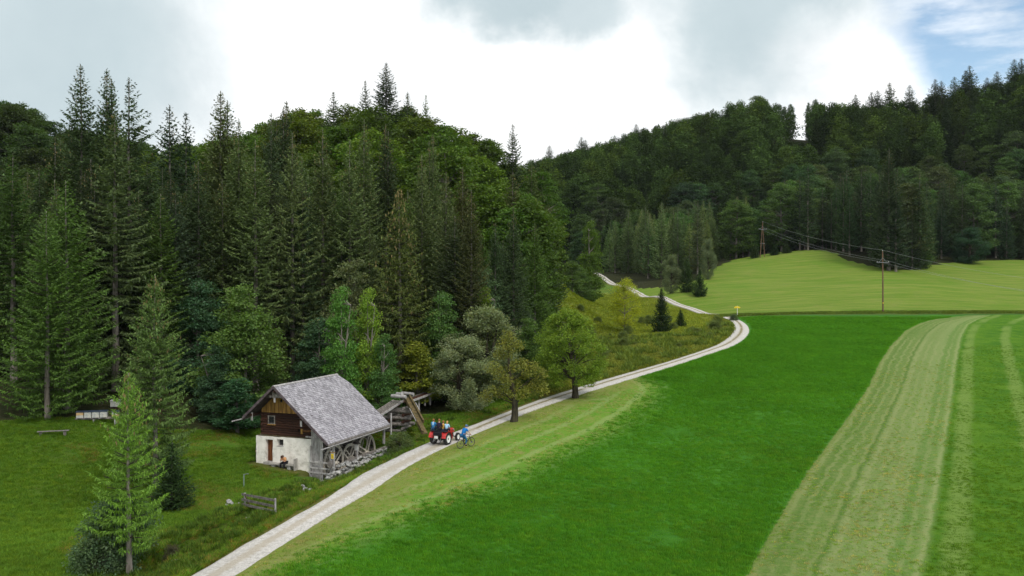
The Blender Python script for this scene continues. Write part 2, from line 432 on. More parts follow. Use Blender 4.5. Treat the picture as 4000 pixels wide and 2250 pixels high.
marsh_p = [unproj(*p) for p in ((1380, 742), (1500, 735), (1590, 742), (1640, 752), (1690, 766), (1740, 782), (1790, 798), (1780, 830), (1700, 845), (1600, 850), (1480, 850), (1400, 830))]
add_attr(me_ground, 'marsh', in_poly(fx + wob, fd + wob, marsh_p).astype(float))
# the small stream cuts and worn ground
sm = np.zeros(fx.shape)
for ln in (st1, st2, st3): sm = np.maximum(sm, np.clip(1.2 - pl_dist(fx, fd, ln)[0], 0, 1))
add_attr(me_ground, 'cut', sm)
hw_, hl_ = hloc(fx, fd)
worn = np.clip(1.5 - np.hypot(np.clip(np.abs(hw_ - 2.6) - 2.6, 0, 9), np.clip(np.abs(hl_ + 0.5) - 0.6, 0, 9)), 0, 1)
worn = np.maximum(worn, np.clip(1.3 - pl_dist(fx, fd, lp([(650, 1303), (720, 1310), (780, 1290)], -15.0))[0], 0, 1) * 0.8)
add_attr(me_ground, 'worn', worn)

m_ground, t, out = new_mat('meadow_ground')
pos = t.node('ShaderNodeNewGeometry').outputs['Position']
a_sl, a_sr, a_tb, a_bk, a_rd = (t.attr(n) for n in ('strip_left', 'strip_right', 'tall_edge', 'bank', 'road'))
n1 = t.noise(pos, 0.055, 5, 0.6); n2 = t.noise(pos, 0.35, 5, 0.65); n3 = t.noise(pos, 2.2, 4, 0.7); n4 = t.noise(pos, 9.0, 3, 0.75)
nz = t.math('MULTIPLY', t.math('SUBTRACT', n2, 0.5), 1.0)
nzf = t.math('MULTIPLY', t.math('SUBTRACT', n3, 0.5), 0.8)
wv1 = t.math('ADD', nz, nzf)
tallc = t.mix(t.step(n2, 0.3, 0.7), (0.040, 0.155, 0.015), (0.064, 0.205, 0.019))
tallc = t.mix(t.step(n1, 0.35, 0.7), tallc, (0.034, 0.140, 0.016))
tallc = t.mix(t.step(n4, 0.35, 0.8), tallc, (0.070, 0.200, 0.020))
# cut grass along the road
mown = t.mix(t.step(n2, 0.32, 0.68), (0.095, 0.250, 0.020), (0.155, 0.275, 0.036))
mown = t.mix(t.step(n3, 0.45, 0.75), mown, (0.230, 0.215, 0.070))
mown = t.mix(t.math('MULTIPLY', t.step(t.noise(pos, 0.9, 4, 0.7), 0.5, 0.66), 0.6), mown, (0.26, 0.235, 0.085))
# rings left by the mower, parallel to the edge of the tall grass
ring = t.math('SINE', t.math('MULTIPLY', t.math('ADD', a_tb, t.math('MULTIPLY', nz, 0.7)), 2.4))
mown = t.mix(t.math('MULTIPLY', t.step(ring, 0.3, 1.0), 0.6), mown, (0.25, 0.33, 0.11))
mown_far = t.mix(t.step(a_rd, 2.0, 5.5), (0.21, 0.20, 0.06), mown)
mown = t.mix(0.6, mown, mown_far)
fieldc = t.mix(t.step(t.math('ADD', a_tb, wv1), -2.2, 2.6), mown, tallc)
# the paler strip that has been mown
su = t.math('DIVIDE', a_sl, t.math('ADD', t.math('SUBTRACT', a_sl, a_sr), 0.001))
sun_ = t.math('ADD', su, t.math('MULTIPLY', t.math('SUBTRACT', n2, 0.5), 0.06))
stripc = t.ramp(sun_, [(0.0, (0.16, 0.21, 0.055)), (0.07, (0.135, 0.205, 0.05)), (0.12, (0.09, 0.170, 0.030)), (0.27, (0.12, 0.20, 0.045)),
                       (0.36, (0.13, 0.20, 0.048)), (0.395, (0.075, 0.155, 0.025)), (0.43, (0.19, 0.25, 0.085)), (0.55, (0.15, 0.225, 0.062)), (0.72, (0.19, 0.26, 0.085)),
                       (0.82, (0.115, 0.21, 0.045)), (0.92, (0.13, 0.22, 0.05)), (0.97, (0.20, 0.28, 0.09)), (1.0, (0.12, 0.21, 0.045))])
fl_ = t.math('SINE', t.math('ADD', t.math('MULTIPLY', su, 62.0), t.math('MULTIPLY', n2, 9.0)))
stripc = t.mix(t.math('MULTIPLY', t.step(fl_, 0.0, 1.0), t.step(n1, 0.3, 0.6)), stripc, t.mix(0.40, stripc, (0.28, 0.31, 0.13)))
stripn = t.mix(t.step(n3, 0.40, 0.72), stripc, t.mix(0.5, stripc, (0.24, 0.25, 0.10)))
stripn = t.mix(t.math('MULTIPLY', t.step(n4, 0.5, 0.75), 0.55), stripn, (0.050, 0.120, 0.020))
# bare scars in the strip
scn = t.step(t.noise(t.scale(pos, (0.5, 1.6, 1)), 1.4, 3, 0.6), 0.66, 0.70)
scz = t.step(t.noise(pos, 0.10, 2, 0.5), 0.44, 0.60)
scu = t.math('MULTIPLY', t.step(su, 0.30, 0.42), t.step(su, 0.75, 0.60))
scd = t.step(t.node('ShaderNodeSeparateXYZ').outputs[1], 95, 80)
sep = t.n[-1] if False else [n for n in t.n if n.bl_idname == 'ShaderNodeSeparateXYZ'][-1]; t.put(sep.inputs[0], pos)
scar = t.math('MULTIPLY', t.math('MULTIPLY', scn, scz), t.math('MULTIPLY', scu, scd))
stripn = t.mix(t.math('MULTIPLY', scar, 0.9), stripn, (0.075, 0.055, 0.038))
rightc = t.mix(t.step(n2, 0.3, 0.7), (0.048, 0.140, 0.010), (0.092, 0.195, 0.014))
far_st = t.math('SINE', t.math('MULTIPLY', t.math('ADD', a_sr, t.math('MULTIPLY', nz, 1.3)), 1.25))
rightc = t.mix(t.math('MULTIPLY', t.math('MULTIPLY', t.step(far_st, 0.35, 1.0), t.step(n1, 0.25, 0.5)), 0.7), rightc, (0.175, 0.26, 0.060))
rightc = t.mix(t.math('MULTIPLY', t.step(n4, 0.5, 0.8), 0.5), rightc, (0.035, 0.110, 0.012))
e1 = t.step(t.math('ADD', a_sl, t.math('MULTIPLY', wv1, 0.35)), -0.12, 0.16)
e2 = t.step(t.math('ADD', a_sr, t.math('MULTIPLY', wv1, 0.5)), -0.25, 0.35)
fieldc = t.mix(e1, fieldc, stripn); fieldc = t.mix(e2, fieldc, rightc)
# hay meadow beyond the bank
lin = t.noise(t.scale(pos, (0.05, 0.55, 0.0)), 1.0, 5, 0.7, 0.6)
hay = t.mix(t.step(lin, 0.32, 0.68), (0.100, 0.185, 0.018), (0.185, 0.235, 0.045))
hay = t.mix(t.math('MULTIPLY', t.step(n2, 0.48, 0.75), 0.5), hay, (0.195, 0.205, 0.058))
hay = t.mix(t.math('MULTIPLY', t.step(n1, 0.5, 0.75), 0.5), hay, (0.080, 0.190, 0.012))
hay = t.mix(t.math('MULTIPLY', t.step(n4, 0.5, 0.8), 0.35), hay, (0.06, 0.13, 0.02))
bankc = t.mix(t.step(n3, 0.35, 0.65), (0.065, 0.115, 0.018), (0.15, 0.18, 0.04))
bk = t.math('ADD', a_bk, t.math('MULTIPLY', wv1, 1.0))
hay = t.mix(t.step(bk, 8.0, 3.5), hay, bankc)
openc = t.mix(t.step(bk, -4.0, -1.5), fieldc, t.mix(t.step(bk, -1.5, 0.4), (0.045, 0.12, 0.02), hay))
# rough grass left of the road
rough = t.mix(t.step(n2, 0.32, 0.68), (0.055, 0.150, 0.015), (0.120, 0.190, 0.026))
rough = t.mix(t.step(n1, 0.40, 0.68), rough, (0.085, 0.110, 0.020))
rough = t.mix(t.math('MULTIPLY', t.step(n3, 0.52, 0.78), 0.75), rough, (0.150, 0.130, 0.040))
rough = t.mix(t.math('MULTIPLY', t.step(n4, 0.5, 0.8), 0.4), rough, (0.03, 0.085, 0.012))
straw = t.mix(t.step(n3, 0.4, 0.65), (0.17, 0.135, 0.045), (0.07, 0.105, 0.02))
verge = t.math('MULTIPLY', t.step(t.math('ADD', a_rd, t.math('MULTIPLY', wv1, 1.0)), -2.9, -1.9), 0.75)
rough = t.mix(verge, rough, straw)
soil = t.mix(n3, (0.050, 0.034, 0.020), (0.10, 0.075, 0.045))
rough = t.mix(t.math('MULTIPLY', t.step(t.math('ADD', t.attr('worn'), t.math('MULTIPLY', wv1, 0.8)), 0.5, 0.95), 0.75), rough, t.mix(n3, (0.12, 0.08, 0.035), (0.10, 0.115, 0.03)))
rough = t.mix(t.step(t.math('ADD', t.attr('cut'), t.math('MULTIPLY', wv1, 0.5)), 0.62, 0.95), rough, soil)
marshc = t.mix(t.step(n2, 0.35, 0.65), (0.130, 0.195, 0.024), (0.175, 0.190, 0.036))
marshc = t.mix(t.math('MULTIPLY', t.step(n1, 0.5, 0.7), 0.6), marshc, (0.10, 0.14, 0.015))
rough = t.mix(t.attr('marsh'), rough, marshc)
right_side = t.step(a_rd, -0.4, 0.4)
col = t.mix(right_side, rough, openc)
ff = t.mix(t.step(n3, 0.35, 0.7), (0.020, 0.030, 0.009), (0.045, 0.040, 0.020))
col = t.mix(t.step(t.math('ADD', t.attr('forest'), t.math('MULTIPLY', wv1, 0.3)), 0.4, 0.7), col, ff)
bs = t.node('ShaderNodeBsdfPrincipled'); t.l.new(col, bs.inputs['Base Color']); bs.inputs['Roughness'].default_value = 0.9
bs.inputs['Specular IOR Level'].default_value = 0.04
bp = t.node('ShaderNodeBump'); bp.inputs['Strength'].default_value = 0.8; bp.inputs['Distance'].default_value = 0.25
t.l.new(t.math('ADD', t.math('MULTIPLY', n3, 0.7), t.math('MULTIPLY', n4, 0.6)), bp.inputs['Height']); t.l.new(bp.outputs[0], bs.inputs['Normal'])
t.l.new(bs.outputs[0], out.inputs[0])
me_ground.materials.append(m_ground)
o_ground = tag(link('ground', me_ground), kind='structure')
o_ground['label'] = 'green meadows, hay field, marsh and wooded slopes of the valley'

# ---------------------------------------------------------------- gravel road
def build_road():
    rows = []; us = np.linspace(-1, 1, 11)
    L = np.concatenate([[0], np.cumsum(np.linalg.norm(np.diff(rc, axis=0), axis=1))])
    n = int(L[-1] / 0.8); ss = np.linspace(0, L[-1], n)
    cx = np.interp(ss, L, rc[:, 0]); cy = np.interp(ss, L, rc[:, 1]); hw = np.interp(ss, L, np.convolve(np.pad(rhw, 4, 'edge'), np.ones(9) / 9, 'valid'))
    hw = np.clip(hw, 1.2, 2.0)
    tx, ty = np.gradient(cx), np.gradient(cy); q = np.hypot(tx, ty); nx_, ny_ = ty / q, -tx / q
    jl = 1 + 0.03 * np.sin(ss * 0.9) * np.sin(ss * 0.37 + 1) + 0.02 * np.sin(ss * 2.3)
    X = cx[:, None] + nx_[:, None] * (us[None] * (hw * jl)[:, None]); Y = cy[:, None] + ny_[:, None] * (us[None] * (hw * jl)[:, None])
    Z = T(X.ravel(), Y.ravel()).reshape(X.shape)
    zc = T(cx, cy)
    prof = 0.035 - 0.10 * np.clip(np.abs(us) - 0.72, 0, 1) / 0.28 + 0.03 * (1 - us ** 2) - 0.025 * np.exp(-((np.abs(us) - 0.5) / 0.16) ** 2)
    Zr = 0.75 * (zc[:, None]) + 0.25 * Z + prof[None]
    Zr[:, 0] = Z[:, 0] - 0.10; Zr[:, -1] = Z[:, -1] - 0.10
    Vr = np.stack([X.ravel(), Y.ravel(), Zr.ravel()], 1); I = np.arange(X.size).reshape(X.shape)
    F = np.stack([I[:-1, :-1].ravel(), I[:-1, 1:].ravel(), I[1:, 1:].ravel(), I[1:, :-1].ravel()], 1)
    me = mesh_np('gravel_road', Vr, F, smooth=True)
    add_attr(me, 'across', np.tile(us, n)); add_attr(me, 'along', np.repeat(ss, len(us)))
    return me
me_road = build_road()
m_road, t, out = new_mat('gravel')
pos = t.node('ShaderNodeNewGeometry').outputs['Position']
ac = t.math('ABSOLUTE', t.attr('across')); al = t.attr('along')
v1 = t.node('ShaderNodeTexVoronoi'); v1.inputs['Scale'].default_value = 9.0; t.put(v1.inputs['Vector'], pos)
v2 = t.node('ShaderNodeTexVoronoi'); v2.inputs['Scale'].default_value = 22.0; t.put(v2.inputs['Vector'], pos)
na = t.noise(pos, 0.5, 4, 0.6); nb = t.noise(pos, 3.5, 5, 0.7); nc = t.noise(pos, 14, 3, 0.7)
g1 = t.mix(t.step(nb, 0.3, 0.7), (0.35, 0.335, 0.31), (0.60, 0.575, 0.54))
g1 = t.mix(t.math('MULTIPLY', t.step(t.vmath('DOT_PRODUCT', v1.outputs['Color'], (0.33, 0.33, 0.33)), 0.2, 0.8), 0.45), g1, (0.62, 0.60, 0.575))
g1 = t.mix(t.math('MULTIPLY', t.step(t.vmath('DOT_PRODUCT', v2.outputs['Color'], (0.33, 0.33, 0.33)), 0.55, 0.25), 0.4), g1, (0.24, 0.22, 0.19))
sand = t.mix(nb, (0.33, 0.285, 0.22), (0.45, 0.41, 0.34))
mid = t.step(t.math('ADD', ac, t.math('MULTIPLY', t.math('SUBTRACT', nb, 0.5), 0.5)), 0.34, 0.12)
g1 = t.mix(t.math('MULTIPLY', mid, 0.85), g1, sand)
wear = t.math('ADD', ac, t.math('MULTIPLY', t.math('SUBTRACT', nb, 0.5), 0.75))
grass_mid = t.math('MULTIPLY', t.step(t.math('ADD', ac, t.math('MULTIPLY', t.math('SUBTRACT', nb, 0.5), 0.45)), 0.20, 0.04), t.step(al, 34, 50))
grass_mid = t.math('MULTIPLY', grass_mid, t.step(na, 0.30, 0.42))
gr = t.mix(nc, (0.10, 0.10, 0.03), (0.21, 0.17, 0.07))
g1 = t.mix(t.math('MULTIPLY', grass_mid, 0.85), g1, gr)
edge = t.step(wear, 0.80, 1.02)
g1 = t.mix(edge, g1, t.mix(nb, (0.085, 0.10, 0.025), (0.18, 0.145, 0.06)))
bs = t.node('ShaderNodeBsdfPrincipled'); t.l.new(g1, bs.inputs['Base Color']); bs.inputs['Roughness'].default_value = 0.85; bs.inputs['Specular IOR Level'].default_value = 0.2
bp = t.node('ShaderNodeBump'); bp.inputs['Strength'].default_value = 0.7; bp.inputs['Distance'].default_value = 0.05
t.l.new(t.math('ADD', v1.outputs['Distance'], nc), bp.inputs['Height']); t.l.new(bp.outputs[0], bs.inputs['Normal']); t.l.new(bs.outputs[0], out.inputs[0])
me_road.materials.append(m_road)
tag(link('road', me_road), 'pale gravel farm track winding from the lower left past the mill to the wooded pass', kind='structure')
# ---------------------------------------------------------------- foliage and bark materials
def foliage_mat(name, trans=0.3, var=0.45, hue=(1.15, 1.0, 0.8), rough=0.55, inst_var=0.0, big_s=0.55, gloss=0.03):
    m, t, out = new_mat(name)
    oi = t.node('ShaderNodeObjectInfo'); geo = t.node('ShaderNodeNewGeometry')
    ri = geo.outputs['Random Per Island']
    base = oi.outputs['Color']
    k = t.math('ADD', 1.0 - var, t.math('MULTIPLY', ri, 2 * var))
    big = t.noise(geo.outputs['Position'], big_s, 3, 0.6)
    k = t.math('MULTIPLY', k, t.math('ADD', 0.62, t.math('MULTIPLY', big, 0.76)))
    c = t.mix(1.0, base, t.node('ShaderNodeCombineXYZ').outputs[0], 'MULTIPLY')
    cmb = [n for n in t.n if n.bl_idname == 'ShaderNodeCombineXYZ'][-1]
    for i in range(3): t.put(cmb.inputs[i], k)
    warm = t.mix(1.0, c, hue, 'MULTIPLY')
    n2 = t.noise(geo.outputs['Position'], 1.7, 2, 0.5)
    c = t.mix(t.step(n2, 0.35, 0.75), c, warm)
    if inst_var > 0:
        r = oi.outputs['Random']
        kk = t.math('ADD', 1 - inst_var, t.math('MULTIPLY', r, 2 * inst_var))
        c = t.vmath('SCALE', c); sc = [n for n in t.n if n.bl_idname == 'ShaderNodeVectorMath'][-1]; t.put(sc.inputs['Scale'], kk); 
        c = sc.outputs[0]
        c = t.mix(t.step(t.math('FRACT', t.math('MULTIPLY', r, 7.31)), 0.55, 1.0), c, t.mix(1.0, c, (1.25, 1.1, 0.8), 'MULTIPLY'))
    d = t.node('ShaderNodeBsdfDiffuse'); t.l.new(c, d.inputs[0])
    tr = t.node('ShaderNodeBsdfTranslucent'); t.l.new(t.mix(1.0, c, (1.25, 1.35, 0.6), 'MULTIPLY'), tr.inputs[0])
    mx = t.node('ShaderNodeMixShader'); mx.inputs[0].default_value = trans
    t.l.new(d.outputs[0], mx.inputs[1]); t.l.new(tr.outputs[0], mx.inputs[2])
    gl = t.node('ShaderNodeBsdfGlossy'); gl.inputs['Roughness'].default_value = rough; gl.inputs['Color'].default_value = (0.9, 1, 0.95, 1)
    m2 = t.node('ShaderNodeMixShader'); m2.inputs[0].default_value = gloss
    t.l.new(mx.outputs[0], m2.inputs[1]); t.l.new(gl.outputs[0], m2.inputs[2]); t.l.new(m2.outputs[0], out.inputs[0])
    return m
def plain_mat(name, c0, c1, sc=3.0, rough=0.8, stretch=(1, 1, 1), spec=0.25, bump=0.4, bd=0.03, coord='Object', metallic=0.0, detail=4, lo=0.3, hi=0.7, rnd=0.0):
    m, t, out = new_mat(name)
    tcx = t.node('ShaderNodeTexCoord').outputs[coord]
    n = t.noise(t.scale(tcx, stretch), sc, detail, 0.65)
    c = t.mix(t.step(n, lo, hi), c0, c1)
    if rnd > 0:
        r = t.node('ShaderNodeObjectInfo').outputs['Random']
        ri = t.node('ShaderNodeNewGeometry').outputs['Random Per Island']
        k = t.math('ADD', 1 - rnd, t.math('MULTIPLY', t.math('FRACT', t.math('ADD', r, ri)), 2 * rnd))
        sc_ = t.node('ShaderNodeVectorMath', operation='SCALE'); t.put(sc_.inputs[0], c); t.put(sc_.inputs['Scale'], k); c = sc_.outputs[0]
    bs = t.node('ShaderNodeBsdfPrincipled'); t.l.new(c, bs.inputs['Base Color']); bs.inputs['Roughness'].default_value = rough
    bs.inputs['Specular IOR Level'].default_value = spec; bs.inputs['Metallic'].default_value = metallic
    if bump > 0:
        bp = t.node('ShaderNodeBump'); bp.inputs['Strength'].default_value = bump; bp.inputs['Distance'].default_value = bd
        t.l.new(n, bp.inputs['Height']); t.l.new(bp.outputs[0], bs.inputs['Normal'])
    t.l.new(bs.outputs[0], out.inputs[0]); return m
M_needle = foliage_mat('spruce_needles', 0.18, 0.42, (1.1, 1.05, 0.85), gloss=0.015)
M_leaf = foliage_mat('broad_leaves', 0.34, 0.32, (1.25, 1.05, 0.8), gloss=0.015)
M_far = foliage_mat('far_leaves', 0.25, 0.30, (1.15, 1.05, 0.9), inst_var=0.40, gloss=0.0)
M_cone = plain_mat('spruce_cones', (0.13, 0.10, 0.04), (0.24, 0.19, 0.075), 2.0)
M_barks = plain_mat('grey_bark', (0.10, 0.085, 0.07), (0.24, 0.215, 0.185), 1.2, stretch=(3, 3, 0.6), coord='Object')
M_barkd = plain_mat('dark_mossy_bark', (0.018, 0.014, 0.010), (0.06, 0.052, 0.03), 2.5, stretch=(2, 2, 0.7), bump=0.8, bd=0.06)

RS = np.random.RandomState
def diamonds(P, A, B):       # P centre-base, A length vector, B half width vector -> quads
    n = len(P); V = np.empty((n, 4, 3), dtype=np.float32)
    V[:, 0] = P; V[:, 1] = P + A * 0.45 + B; V[:, 2] = P + A; V[:, 3] = P + A * 0.45 - B
    F = np.arange(n * 4, dtype=np.int32).reshape(n, 4)
    return V.reshape(-1, 3), F

def spruce_meshes(name, h, seed, rad=None, z0=0.08, whorl=0.5, nb=6, tw=0.24, twl=0.72, curtain=0.6, gap=0.0, cones=0.0, power=0.8, asym=0.0, twin=False, step=0.15, droop=0.28, shape='cone'):
    r = RS(seed); rad = rad or h * 0.135
    P, A, B, MI = [], [], [], []; BR = []; pw_ = 1.0 + (1.0 - power) * 1.9
    tops = [(0.0, 0.0, h)] + ([(0.7, 0.2, h * 0.97)] if twin else [])
    for (ox, oy, hh) in tops:
        z = hh * z0 if ox == 0 else hh * 0.6
        while z < hh - 0.15:
            f = (z - hh * z0) / (hh * (1 - z0))
            Lm = rad * (1 - f ** pw_) * min(1.0, 0.72 + f * 2.2) + 0.10
            if shape == 'column': Lm = rad * min(1, (1 - f) * 3.2) ** 0.7 * (0.85 + 0.3 * r.rand()) + 0.1
            k = nb if f < 0.85 else max(4, nb - 1); a0 = r.rand() * 6.283
            for b in range(k):
                if r.rand() < gap * (1.4 - f): continue
                az = a0 + 6.283 * b / k + r.randn() * 0.18
                L = Lm * (0.68 + 0.5 * r.rand()) * (1 + asym * math.cos(az))
                n = max(3, int(L / step))
                s_ = np.linspace(0.08 if f > 0.3 else 0.22, 1, n) * L
                up = 0.85 * f ** 2.2 + 0.05 - droop * (1 - f) * (0.6 + 0.7 * r.rand())      # slope out of the trunk
                q = s_ / L
                zz = z + up * s_ + 0.22 * L * (q ** 2.4) * (1 - f * 0.6) - 0.10 * L * np.sin(q * 3.14) * (1 - f)
                cx, cy = math.cos(az), math.sin(az)
                bx, by = ox + cx * s_, oy + cy * s_
                BR.append((ox, oy, z, bx[-1], by[-1], zz[-1], L))
                side = np.array([-cy, cx, 0]); outv = np.array([cx, cy, 0])
                wl = twl * (1 - 0.55 * q) * min(1, 0.16 + L / 2.2)
                for sg in (-1, 1):
                    l_ = wl * (0.7 + 0.6 * r.rand(n))
                    d = side[None] * sg * (0.75 + 0.2 * r.rand(n))[:, None] + outv[None] * (0.55 + 0.3 * r.rand(n))[:, None] + np.array([0, 0, 1])[None] * (-0.28 - 0.35 * r.rand(n) * (1 - f))[:, None]
                    P.append(np.stack([bx, by, zz], 1) + r.randn(n, 3) * 0.03); A.append(d * l_[:, None])
                    B.append((outv[None] * 0.75 + np.array([0, 0, 1])[None] * r.uniform(-0.5, 0.5, n)[:, None]) * (tw * 0.5 * (0.7 + 0.6 * r.rand(n)))[:, None]); MI.append(np.zeros(n))
                # hanging twigs
                m = int(n * curtain)
                if m > 0 and f < 0.93:
                    ii = r.randint(0, n, m)
                    l_ = (0.25 + 0.55 * r.rand(m)) * twl * 1.15 * (1 - 0.5 * f)
                    P.append(np.stack([bx[ii], by[ii], zz[ii]], 1) + side[None] * (r.randn(m) * 0.13)[:, None])
                    A.append(np.array([0, 0, -1.0])[None] * l_[:, None] + r.randn(m, 3) * 0.08)
                    ang = r.rand(m) * 3.14
                    B.append(np.stack([np.cos(ang), np.sin(ang), 0 * ang], 1) * (tw * 0.42)); MI.append(np.zeros(m))
                # tip
                P.append(np.array([[bx[-1], by[-1], zz[-1]]])); A.append((outv * 0.34 + np.array([0, 0, 0.12]))[None] * min(1, L)); B.append((side * tw * 0.5)[None]); MI.append(np.zeros(1))
                if cones > 0 and f > 0.42 and r.rand() < cones * (f + 0.2):
                    m = 1 + r.randint(0, 3); ii = r.randint(n // 2, n, m)
                    P.append(np.stack([bx[ii], by[ii], zz[ii] - 0.03], 1) + r.randn(m, 3) * 0.05); A.append(np.tile([0, 0, -0.26], (m, 1)) + r.randn(m, 3) * 0.02)
                    ang = r.rand(m) * 3.14; B.append(np.stack([np.cos(ang), np.sin(ang), 0 * ang], 1) * 0.045); MI.append(np.ones(m))
            z += whorl * (0.72 + 0.5 * r.rand()) * (1 - 0.35 * f)
        # leader
        m = 10; zz = np.linspace(hh - 0.9, hh - 0.05, m); ang = r.rand(m) * 6.28
        P.append(np.stack([np.full(m, ox), np.full(m, oy), zz], 1)); A.append(np.stack([np.cos(ang) * 0.16, np.sin(ang) * 0.16, np.full(m, 0.18)], 1)); B.append(np.stack([-np.sin(ang), np.cos(ang), 0 * ang], 1) * 0.05); MI.append(np.zeros(m))
    P, A, B, MI = (np.concatenate(v) for v in (P, A, B, MI))
    V, F = diamonds(P, A, B)
    crown = mesh_np(name + '_crown', V, F, [M_needle, M_cone], mi=MI)
    mb = MB(); r0 = 0.0105 * h + 0.05
    zs = [-0.6, 0.3] + [h * k / 7 for k in range(1, 8)]
    mb.tube([(0.04 * math.sin(z * 0.5), 0.04 * math.cos(z * 0.4), z) for z in zs], [r0 * 1.35, r0 * 1.08] + [max(0.03, r0 * (1 - k / 7.3)) for k in range(1, 8)], 7)
    if twin: mb.tube([(0.05, 0, h * 0.55), (0.6, 0.15, h * 0.68), (0.7, 0.2, h * 0.97)], [r0 * 0.5, r0 * 0.36, 0.03], 5)
    r2 = RS(seed + 1); nt = len(mb.f)
    for br in BR:
        if r2.rand() < 0.4 and br[6] > 0.9:
            p = Vector(br[:3]); q = Vector((br[0] + (br[3] - br[0]) * 0.62, br[1] + (br[4] - br[1]) * 0.62, br[2] + (br[5] - br[2]) * 0.62 - 0.03))
            mb.bar(p, q, 0.028 + 0.008 * br[6] / 2)
    tm = bpy.data.meshes.new(name + '_trunk'); tm.from_pydata([tuple(v) for v in mb.v], [], mb.f); tm.materials.append(M_barks); tm.materials.append(M_barkd); tm.update()
    for p_ in tm.polygons: p_.material_index = 0 if p_.index < nt else 1
    return dict(h=h, crown=crown, trunk=tm, r=rad)

def leafy_meshes(name, h, seed, rad, crown_z=0.25, clumps=46, leaves=190, leaf=0.17, clump_r=1.25, flat=0.5, bark=None, lean=(0, 0), trunk_r=None, stems=1, shape='oval', mat=None, up=0.2, twist=0.0, spray=1.0, centers=None):
    r = RS(seed); zc0 = h * crown_z; hc = h - zc0
    C = []
    tries = 0
    while len(C) < clumps and tries < 5000:
        tries += 1
        u = r.rand(); ang = r.rand() * 6.283
        if shape == 'oval': prof = math.sin(math.pi * min(1, 0.12 + 0.88 * u)) ** 0.6
        elif shape == 'cone': prof = (1 - u) ** 0.7 * min(1, 0.5 + u * 3)
        elif shape == 'round': prof = math.sqrt(max(0, 1 - (2 * u - 1) ** 2))
        elif shape == 'dome': prof = math.sqrt(max(0, 1 - u ** 2.2))
        else: prof = 0.9
        rr_ = rad * prof * (0.45 + 0.6 * r.rand() ** 0.6)
        c = np.array([math.cos(ang) * rr_, math.sin(ang) * rr_, zc0 + u * (hc - clump_r * flat * 0.5)])
        if all(np.linalg.norm((c - k) * [1, 1, 1.4]) > clump_r * 0.62 for k in C): C.append(c)
        elif tries > 1500 and r.rand() < 0.3: C.append(c)
    if centers: C = [np.array(k, dtype=float) + r.randn(3) * 0.1 for k in centers]; lean_c = 0
    else: lean_c = 1
    C = np.array(C); C[:, 0] += lean_c * lean[0] * (C[:, 2] / h); C[:, 1] += lean_c * lean[1] * (C[:, 2] / h)
    P, A, B = [], [], []
    for c in C:
        sz = clump_r * (0.65 + 0.6 * r.rand()); n = int(leaves * (sz / clump_r) ** 1.6)
        d = r.randn(n, 3); d /= np.linalg.norm(d, axis=1)[:, None]
        rr_ = r.rand(n) ** 0.45; p = d * rr_[:, None] * np.array([sz, sz, sz * flat])
        out2 = np.array([c[0], c[1], 0]); ol = np.linalg.norm(out2) + 1e-6; o_ = out2 / ol if ol > 0.3 else np.array([1.0, 0, 0])
        al_ = p @ o_; p = p + np.outer(al_ * 0.45, o_) * spray; p[:, 2] += al_ * 0.28 * spray
        p[:, 2] -= 0.22 * (np.linalg.norm(p[:, :2], axis=1) / sz) ** 2 * sz          # sprays arch over
        P.append(p + c)
        a = r.randn(n, 3) * [1, 1, 0.45] + d * 0.6 + [0, 0, -up]; a /= np.linalg.norm(a, axis=1)[:, None]
        nrm = r.randn(n, 3) * 0.55 + [0, 0, 1.0]; b = np.cross(a, nrm); b /= np.linalg.norm(b, axis=1)[:, None] + 1e-6
        ls = leaf * (0.65 + 0.7 * r.rand(n))[:, None]
        A.append(a * ls * 1.35); B.append(b * ls * 0.48)
    P, A, B = (np.concatenate(v) for v in (P, A, B)); V, F = diamonds(P, A, B)
    crown = mesh_np(name + '_crown', V, F, [mat or M_leaf])
    mb = MB(); tr = trunk_r or (0.012 * h + 0.05)
    axes = []
    for s_ in range(stems):
        sx, sy = (0, 0) if stems == 1 else (r.randn() * 0.25, r.randn() * 0.25)
        tx, ty = (lean[0] + r.randn() * 0.1 * rad, lean[1] + r.randn() * 0.1 * rad) if stems == 1 else (r.randn() * rad * 0.45 + lean[0], r.randn() * rad * 0.45 + lean[1])
        top = h * (0.86 + 0.06 * r.rand()); pts = []; rad_ = []
        for k in range(8):
            q = k / 7; pts.append((sx + (tx - sx) * q ** 1.4 + twist * math.sin(q * 6), sy + (ty - sy) * q ** 1.4 + twist * 0.5 * math.cos(q * 5), -0.5 + (top + 0.5) * q)); rad_.append(max(0.025, tr * (1.25 if k == 0 else 1) * (1 - q) ** 0.8 + 0.015))
        mb.tube(pts, rad_, 7); axes.append(pts)
    for c in C:
        ax = axes[r.randint(0, len(axes))]; zt = max(zc0 * 0.75, c[2] - 0.35 * math.hypot(c[0], c[1]) - 0.4)
        k = int(np.argmin([abs(p[2] - zt) for p in ax])); p = Vector(ax[k]); q = Vector(c); mid_ = p.lerp(q, 0.5) + Vector((r.randn() * 0.15, r.randn() * 0.15, 0.15 + 0.05 * (q - p).length))
        l_ = (q - p).length; mb.tube([p, mid_, q], [0.025 + 0.013 * l_, 0.02 + 0.007 * l_, 0.012], 4, cap=False)
    tm = bpy.data.meshes.new(name + '_trunk'); tm.from_pydata([tuple(v) for v in mb.v], [], mb.f); tm.materials.append(bark or M_barks); tm.update()
    return dict(h=h, crown=crown, trunk=tm, r=rad)

